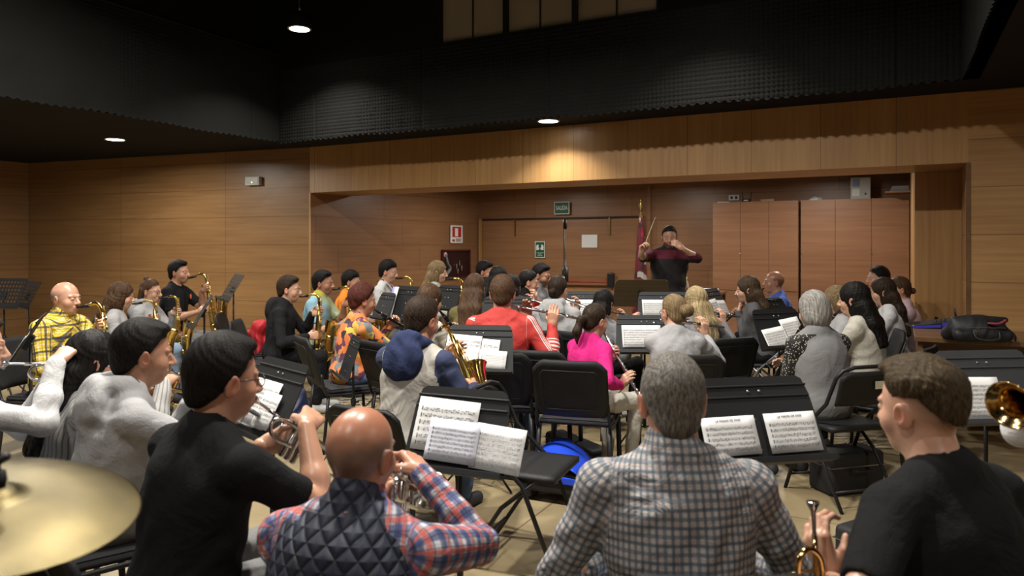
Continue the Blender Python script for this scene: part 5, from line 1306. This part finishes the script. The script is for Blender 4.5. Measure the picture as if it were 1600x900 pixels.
# signs
def sign(name, label, px, py, Z, w, h, mat, rz, cat='sign', back=M['white']):
    c = P(px, py, Z); e = empty(name, c, rz); tag(e, label, cat)
    MB().box((-w/2,-.008,-h/2),(w/2,0,h/2)).build('board', back, e); MB().box((-w/2+.012,-.0105,-h/2+.012),(w/2-.012,-.008,h/2-.012)).build('face', mat, e); return e
def at_v(px, v): return v/(E2.y+E2.x*(px-800)/F_PX)
green = plain('sign_green', (.01,.085,.045), .5, var=.03); redp = plain('sign_red', (.45,.015,.02), .5, var=.03); wt_ = plain('sign_white', (.75,.78,.75), .5, var=.02)
Z = at_v(878, 11.0); e = sign('exit_sign', 'green exit sign reading SALIDA above the stage door', 878, 325, Z, .27, .205, green, RZ, back=wt_); text('SALIDA', .070, wt_, e, (0,-.011,0)).scale = (.92,1.45,1)
Z = at_v(844, 10.99); e = sign('assembly_sign', 'green and white safety sign with two figures on the stage door', 844, 390, Z, .185, .275, green, RZ, back=wt_)
mb = MB()
for sx in (-1,1):
    mb.prism([(sx*.012,.0),(sx*.065,-.01),(sx*.07,.055),(sx*.05,.085),(sx*.02,.075),(sx*.03,.045),(sx*.012,.03)][::sx], -.001, Matrix.Translation((0,-.0106,0)))
mb.box((-.075,-.0118,-.055),(.075,-.0106,-.050)); mb.build('pictogram', wt_, e)
text('PUNTO', .02, wt_, e, (0,-.011,-.075)); text('REUNION', .02, wt_, e, (0,-.011,-.10))
cL = rm(UL,VB); dL = rm(-6.49,11.1)-cL; rzL = math.atan2(dL.y, dL.x)
def on_left(px, off=.02):     # ray / stage left wall
    n = Vector((-dL.y, dL.x, 0)).normalized(); dr_ = Vector(((px-800)/F_PX,1,0)); return (cL-n*off).dot(n)/dr_.dot(n)
Zs = on_left(713); fx = 2.6
e = sign('fire_hose_sign', 'small red and white fire hose sign on the left stage wall', 713, 366, Zs, .125*fx, .30, wt_, rzL); f_ = MB().box((-.046*fx,-.0125,-.050),(.046*fx,-.0105,.125)).build('red_panel', redp, e); MB().box((-.02*fx,-.0138,-.035),(.012*fx,-.0125,.10)).build('hose_symbol', wt_, e); MB().box((-.046*fx,-.0125,-.125),(-.02*fx,-.0105,-.085)).build('red_square', redp, e); MB().box((-.01*fx,-.0125,-.125),(.046*fx,-.0105,-.07)).build('grey_panel', plain('sign_grey',(.4,.3,.3),.5), e)
Zs = on_left(712); c = P(712, 412, Zs); e = empty('fire_cabinet', c, rzL); tag(e, 'glass-fronted fire hose cabinet in the left stage wall', 'fire cabinet'); wx, hz_ = .20*1.9, .235
mb = MB(); 
for (x0,x1,z0,z1) in ((-wx,wx,-hz_,-hz_+.025),(-wx,wx,hz_-.025,hz_),(-wx,-wx+.04,-hz_,hz_),(wx-.04,wx,-hz_,hz_)): mb.box((x0,-.03,z0),(x1,.0,z1))
mb.build('frame', plain('maroon_frame', (.06,.012,.010), .4), e)
MB().box((-wx+.04,-.006,-hz_+.025),(wx-.04,-.002,hz_-.025)).build('interior', plain('cabinet_inside', (.030,.010,.010), .35), e)
mb = MB(); mb.tube(spl([(-.30,-.02,.16),(-.25,-.02,.02),(-.18,-.02,-.08),(-.28,-.02,-.18)],5), .035, 10, flat=.5); mb.build('hose', M['vestgrey_'] if 0 else K['mgrey'], e, True)
mb = MB(); mb.lathe([(.001,.02),(.035,.012),(.045,0)], (-.28,-.01,.15), (0,-1,0)); mb.build('red_valve', plain('pale_red', (.6,.35,.33), .5), e, True)
for (x, z) in ((.0,-.05),(.08,.02),(.03,-.12),(.14,-.07)): MB().tube([(x,-.02,z-.05),(x,-.02,z+.05)], .010, 6).build('nozzle', M['chrome'], e, True)
boxthing('notice_paper', 'white paper notice taped on the right stage door leaf', 'notice', P(921,385,at_v(921,10.995)), (.27,.003,.21), M['paper'], RZ).location.z = P(921,387,at_v(921,10.995)).z
o = boxthing('emergency_light', 'white emergency light box high on the left wood wall', 'emergency light', P(396,289.5,9.96), (.235,.06,.115), M['white'], -.356)
MB().box((-.10,-.035,.02),(.10,-.030,.095)).build('lens', plain('lens_grey', (.5,.52,.48), .3), o); MB().box((-.01,-.037,.03),(.01,-.035,.045)).build('indicator', emit('indicator', (.6,.9,.2), 1.5), o)
# tall stand with closed speaker pole by the stage door
v = P(883, 500, 9.6); e = empty('microphone_stand', (v.x,v.y,0)); tag(e, 'tall thin black microphone stand before the stage door', 'microphone stand')
zt = P(883,343,9.6).z; MB().tube([(0,0,.3),(0,0,zt-.1)], .010, 8).build('pole', M['blackplastic'], e, True); MB().tube([(0,0,zt-.12),(0,0,zt)], .026, 10).build('head', M['blackplastic'], e, True)
MB().tube([(0,0,.15),(0,0,P(883,405,9.6).z)], .016, 8).build('lower_pole', M['steel_black'], e, True); MB().tube([(0,0,P(883,440,9.6).z),(0,0,P(883,418,9.6).z)], .045, 10).build('clamp', M['blackplastic'], e, True)
for k_ in range(3):
    t = R(90+120*k_); MB().tube([(0,0,.5),(.4*math.cos(t),.4*math.sin(t),.01)], .012, 8).build('leg', M['steel_black'], e, True)
v = P(877, 500, 9.2); e = empty('instrument_stand', (v.x,v.y,0)); tag(e, 'short black upright post left of the tall microphone stand', 'stand')
MB().tube([(0,0,.02),(0,0,1.05),(0,0,1.16)], [.014,.014,.04], 10).build('post', M['steel_black'], e, True); MB().lathe([(.15,0),(.15,.01),(.03,.03),(.015,.03)], (0,0,0)).build('foot', M['steel_black'], e, True); MB().lathe([(.041,1.10),(.045,1.12),(.041,1.14)], (0,0,0)).build('collar', M['white'], e, True)
# flag
fm = patches('flag_emblem', [(.095,.005,.012)]*5+[(.34,.32,.30),(.01,.01,.012),(.28,.01,.03)], 9)
v = P(1001, 500, 10.6); e = empty('furled_flag', (v.x,v.y,0)); tag(e, 'furled maroon flag with white and black emblem on a brass-tipped pole', 'flag')
MB().tube([(0,0,.04),(0,0,P(1001,330,10.6).z)], .014, 10).build('pole', M['wood_plain'], e, True); zf = P(1001,322,10.6).z
MB().lathe([(.001,.0),(.03,.03),(.012,.06),(.035,.10),(.008,.16),(.001,.20)], (0,0,zf-.10)).build('finial', brass, e, True)
MB().lathe([(.20,0),(.20,.02),(.05,.05),(.02,.12)], (0,0,0)).build('base', brass, e, True)
z1 = P(1001,340,10.6).z; z0 = .55
def flagf(a,b):
    t = a; z = z1+(z0-z1)*t; rr = (.02+.085*min(1,t*1.25))*(1+.16*math.sin(b*2*math.pi*5+t*3)+.06*math.sin(b*2*math.pi*9)); ang = b*2*math.pi
    return (rr*math.cos(ang)-.015*t, rr*.75*math.sin(ang)-.02, z)
MB().grid(flagf, 40, 60).build('cloth', fm, e, True)
# baton
i = PEOPLE['conductor']; hw_ = i['M'] @ Vector(i['HN'][1][0]+i['HN'][1][1]*.085+i['HN'][1][2]*.03)
o = MB().tube([(0,0,0),(.02,.0,.06),(.10,-.06,.30)], [.006,.0035,.0015], 8).build('baton', M['cream_b'] if 0 else plain('baton_wood', (.6,.5,.35), .5), None, True); o.location = hw_; tag(o, 'thin pale baton held in the raised hand of the conductor', 'baton')
# conductor's side table
v = P(1090, 500, 8.9); e = empty('side_table', (v.x,v.y,0), RZ); tag(e, 'small brown table with papers right of the conductor', 'table'); zt = P(1090,455,8.9).z
MB().box((-.30,-.25,zt-.03),(.30,.25,zt)).build('table_top', M['wood_plain'], e)
for sx in (-.27,.27):
    for sy in (-.22,.22): MB().box((sx-.02,sy-.02,0),(sx+.02,sy+.02,zt-.03)).build('leg', M['wood_plain'], e)
boxthing('paper_stack', 'messy stack of white papers on the small brown table', 'papers', (v.x+.08,v.y,zt), (.34,.24,.03), M['paper'], RZ+.2)
o = MB().lathe([(.001,0),(.03,0),(.03,.09),(.02,.12),(.011,.13),(.011,.15)], (0,0,0)).build('bottle', plain('bottle_clear', (.45,.38,.30), .2), None, True); o.location = (v.x-.14,v.y,zt); tag(o, 'small bottle with yellow cap on the brown table', 'bottle')
MB().lathe([(.013,.15),(.013,.175),(.001,.176)], (0,0,0)).build('cap', plain('yellow_cap', (.75,.6,.05), .5), o, True)

# ---------------------------------------------------------------- right-hand table with mixer and bag
v = P(1510, 545, 5.25); zt = .88; e = empty('wooden_table', (v.x+.10, v.y, 0), RZ); tag(e, 'wooden side table at the right wall under the mixer and black bag', 'table')
MB().box((-.42,-.32,zt-.035),(.95,.36,zt)).build('table_top', M['wood_plain'], e, bevel=.003)
MB().box((-.40,-.28,0),(-.37,.32,zt-.035)).build('side_panel', M['wood_plain'], e); MB().box((.70,-.28,0),(.73,.32,zt-.035)).build('side_panel', M['wood_plain'], e); MB().box((-.37,.28,.2),(.70,.31,zt-.035)).build('back_panel', M['wood_plain'], e)
c = P(1462, 502, 5.75); e = empty('mixer', (c.x, c.y, zt), RZ+.25); tag(e, 'blue and black audio mixer lying on the wooden table', 'mixer')
MB().prism([(-.19,0),(.19,0),(.19,.075),(-.19,.02)], .24, Matrix.Translation((0,-.12,0))).build('chassis', M['blackplastic'], e, bevel=.004)
bl = plain('blue_trim', (.04,.05,.55), .4); MB().prism([(-.192,.003),(.0,.012),(.0,.032),(-.192,.018)], -.006, Matrix.Translation((0,-.12,0))).build('side_trim', bl, e); MB().prism([(.01,.022),(.18,.052),(.18,.078),(.01,.045)], -.006, Matrix.Translation((0,-.12,0))).build('side_trim', bl, e)
for k_ in range(7): MB().lathe([(.001,.02),(.007,.018),(.009,0)], (-.02+.03*k_,-.07,.048+.0042*k_)).build('knob', M['blackplastic'], e, True)
MB().tube([(.15,.0,.06),(.13,.0,.15)], .008, 8).build('cable_plug', M['blackplastic'], e, True)
c = P(1526, 548, 4.95); F = Field((-.28,-.2,-.02),(.28,.2,.3),.008)
F.el((0,0,.09),(.215,.14,.11),None,.03); F.rc((-.17,-.10,.05),(.17,-.10,.05),.05,.05,.04); F.rc((-.17,.08,.05),(.17,.08,.05),.06,.06,.04); F.rc((-.16,0,.145),(.20,-.02,.165),.045,.025,.03); F.plane((0,0,1),0); F.disp(fold_noise(11,.004)); v_,q = F.mesh()
o = np_mesh('shoulder_bag', v_, q, plain('nylon_black', (.014,.014,.016), .5, bmp=.3, bscale=80)); o.location = (c.x, c.y, zt); o.rotation_euler = (0,0,RZ+.35); o.scale = (.86,.86,.86); tag(o, 'bulging black nylon bag on the wooden table', 'bag')
MB().tube(spl([(-.09,-.155,.09),(-.08,-.185,.04),(0,-.195,.025),(.08,-.185,.04),(.09,-.155,.09)],5), .009, 8, flat=.5).build('handle', M['blackplastic'], o, True)
MB().box((-.20,-.150,.115),(.14,-.146,.119)).build('zip', M['greymetal'], o); MB().box((-.10,-.162,.06),(-.075,-.150,.10)).build('buckle', M['greymetal'], o)
MB().tube(spl([(.02,-.13,.150),(.08,-.16,.150),(.13,-.14,.165),(.16,-.10,.17)],4), .014, 8, flat=.6).build('maroon_scarf', plain('maroon_cloth', (.20,.02,.035), .8), o, True)
MB().tube(spl([(.21,-.03,.10),(.25,-.06,.05),(.22,-.12,.02)],4), .012, 8, flat=.5).build('strap', M['blackplastic'], o, True)

# ---------------------------------------------------------------- bags, cases and cables on the floor
def case(name, label, cat, px, py_bottom, Z, size, a, mat, tilt=0, bevel=.03, handle=True, lid=True):
    c = P(px, py_bottom, Z); o = MB().box((-size[0]/2,-size[1]/2,0),(size[0]/2,size[1]/2,size[2])).build(name, mat, None, True, bevel=bevel); o.modifiers['b'].segments = 4; o.location = (c.x, c.y, .0); o.rotation_euler = (0,0,-R(a))
    if handle: MB().tube(spl([(-.06,-size[1]/2,size[2]*.6),(-.05,-size[1]/2-.03,size[2]*.6),(.05,-size[1]/2-.03,size[2]*.6),(.06,-size[1]/2,size[2]*.6)],4), .008, 8).build('handle', M['blackplastic'], o, True)
    if lid: MB().box((-size[0]/2-.002,-size[1]/2-.002,size[2]*.66),(size[0]/2+.002,size[1]/2+.002,size[2]*.68)).build('zip', M['greymetal'], o)
    return tag(o, label, cat)
nyl = plain('case_black', (.016,.016,.018), .6, bmp=.3, bscale=120)
case('instrument_case', 'long black instrument case lying under the pink jumper chair', 'instrument case', 900, 690, 5.25, (.62,.17,.13), 62, nyl)
case('instrument_case', 'black instrument case standing on the floor left of the black t-shirt youth', 'instrument case', 1372, 765, 3.45, (.34,.24,.20), -30, nyl)
case('amplifier_box', 'small black box at the foot of the left wood wall', 'box', 369, 528, 9.0, (.27,.2,.15), 0, nyl, handle=False)
case('instrument_case', 'black case in the shadow below the tubular folding chair', 'instrument case', 1322, 715, 4.55, (.40,.22,.26), -16, nyl)
case('black_holdall', 'black holdall on the floor left of the aisle under the tripod desk', 'bag', 600, 640, 5.1, (.42,.24,.20), 70, nyl)
def blob(name, label, cat, loc, prims, mat, rz=0, seed=1, amp=.006, vox=.009, **kk):
    lo = np.min([np.array(p[0])-max(p[1]) for p in prims], 0)-.05; hi = np.max([np.array(p[0])+max(p[1]) for p in prims], 0)+.05
    F = Field(lo, hi, vox)
    for p in prims: F.el(p[0], p[1], None, .05)
    F.disp(fold_noise(seed, amp))
    if kk.get('flat', True): F.plane((0,0,1), 0)
    v, q = F.mesh(); o = np_mesh(name, v, q, mat, None, v); o.location = loc; o.rotation_euler = (0,0,rz); return tag(o, label, cat)
nb = plain('navy_nylon', (.012,.018,.055), .5, bmp=.2, bscale=60)
c = P(452, 632, 6.1); o = blob('backpack', 'dark blue backpack on the floor beside the black-trousered boy', 'backpack', (c.x,c.y,0), [((0,0,.16),(.17,.15,.17)),((0,-.09,.10),(.13,.08,.11)),((.02,.0,.30),(.10,.09,.05))], nb)
MB().tube(spl([(-.05,0,.33),(-.03,0,.40),(.04,0,.40),(.06,0,.33)],4), .012, 8, flat=.5).build('handle', M['black'], o, True); MB().box((-.11,-.165,.11),(.11,-.160,.116)).build('zip', M['greymetal'], o)
c = P(402, 540, 7.3); o = blob('red_jacket', 'crumpled bright red jacket hung behind the black hoodie boy', 'jacket', (c.x,c.y,.42), [((0,0,.08),(.13,.10,.14)),((.02,0,.26),(.10,.08,.10)),((.05,-.02,-.08),(.10,.09,.12))], plain('red_nylon', (.42,.012,.02), .6), seed=5, amp=.012, flat=False)
MB().tube(spl([(-.05,-.09,.30),(.0,-.12,.20),(.03,-.10,.02)],4), .012, 8, flat=.5).build('sleeve_seam', plain('dark_red', (.20,.008,.012), .7), o, True)
loc_chair('stack', 400, 7.35, 80, 'black stacking chair carrying the red jacket')
c = P(850, 590, 5.0); o = blob('puffer_jacket', 'black quilted puffer jacket draped between red jacket and pink jumper', 'jacket', (c.x,c.y,.45), [((0,0,.10),(.19,.13,.13)),((-.06,.0,.24),(.13,.09,.09)),((.10,-.03,.0),(.13,.12,.12)),((.12,0,.20),(.09,.07,.07))], K['puffer'], seed=8, amp=.010, flat=False)
MB().tube(spl([(.0,-.14,.22),(.02,-.155,.10),(.03,-.14,-.02)],4), .006, 6).build('zip', M['greymetal'], o, True)
loc_chair('stack', 850, 5.05, 15, 'black stacking chair under the quilted puffer jacket')
bluep = plain('blue_plastic', (.02,.07,.62), .3, var=.08)
c = P(868, 745, 4.42); e = empty('blue_box', (c.x,c.y,0), R(-25)); tag(e, 'bright blue plastic carrier behind the empty folding chair', 'box')
MB().grid(lambda a,b: (-.20+.40*a, -.16+.30*b, .20+.12*math.sin(math.pi*min(1,max(0,a)))*(.6+.4*b)), 12, 8).build('lid', bluep, e, True, solid=.006); MB().box((-.19,-.14,.06),(.19,.14,.19)).build('body', nyl, e, bevel=.02); MB().box((-.20,-.15,.13),(.20,.15,.17)).build('rim', bluep, e, bevel=.005)
MB().lathe([(.001,.006),(.012,.005),(.014,0)], (-.05,.05,.315)).build('stud', M['chrome'], e, True)
for sx in (-.13,.13): MB().lathe([(.001,-.02),(.05,-.02),(.055,0),(.05,.02),(.001,.02)], (sx,-.08,.056), (1,0,0)).build('wheel', M['blackplastic'], e, True)
c = P(904, 712, 4.85); blob('orange_pouch', 'orange-brown leather pouch on the floor beside the blue carrier', 'pouch', (c.x,c.y,0), [((0,0,.05),(.11,.08,.055)),((-.05,.02,.06),(.07,.06,.045))], plain('orange_leather', (.42,.14,.03), .6), amp=.004)
c = P(893, 665, 5.9); boxthing('cardboard_piece', 'folded brown cardboard piece under the pink jumper chair', 'cardboard', (c.x,c.y,0), (.16,.10,.09), plain('brown_card', (.30,.20,.11), .8), .5)
cb = plain('beige_cable', (.38,.33,.24), .6); kb = plain('black_cable', (.02,.02,.02), .5)
for n_, (px, py, cnt, sp, mt, txt) in enumerate(((525,632,7,.26,cb,'tangle of beige cables on the floor under the tripod desk'),(960,650,5,.10,M['white'],'coiled white and black cable under the pink jumper chair'),(1372,690,3,.24,cb,'pale cable looping on the floor at the right behind the youth'))):
    Zc = CAMH*F_PX/(py-HZ); c = P(px,py,Zc); rr = random.Random(n_+5); mb = MB(); pts = []
    for k_ in range(cnt*6): pts.append((rr.uniform(-sp,sp)*1.5+.1*math.sin(k_), rr.uniform(-sp,sp), .008+.006*(k_ % 4)))
    mb.tube(spl(pts,5), .006, 6); o = mb.build('floor_cable', mt, None, True); o.location = (c.x,c.y,0); tag(o, txt, 'cable')
# flugelhorn resting on the knee of the young man
hv = P(1266, 838, 1.70); Mt = Matrix.Translation(P(1270,783,1.70)) @ Matrix.Rotation(R(-97), 4, 'X') @ Matrix.Rotation(R(72), 4, 'Y')
place('gold_trumpet', Mt, 'brass trumpet standing upright on the knee of the young man in black t-shirt', 1.1)
# ---------------------------------------------------------------- camera and world
cam = bpy.data.cameras.new('camera'); co = bpy.data.objects.new('camera', cam); C.objects.link(co)
co.location = (0,0,CAMH); co.rotation_euler = (R(90),0,0); cam.sensor_width = 36; cam.lens = F_PX/1600*36; cam.shift_y = -(450-HZ)/1600
cam.clip_start = .05; cam.clip_end = 100
cam.dof.use_dof = True; cam.dof.focus_distance = 4.6; cam.dof.aperture_fstop = 3.2
bpy.context.scene.camera = co
w = bpy.data.worlds.new('world'); bpy.context.scene.world = w; w.use_nodes = True
w.node_tree.nodes['Background'].inputs[0].default_value = (.9,.95,1,1); w.node_tree.nodes['Background'].inputs[1].default_value = .0
vs = bpy.context.scene.view_settings; vs.view_transform = 'Standard'; vs.look = 'None'; vs.gamma = 1; vs.use_curve_mapping = False; vs.exposure = 0.0
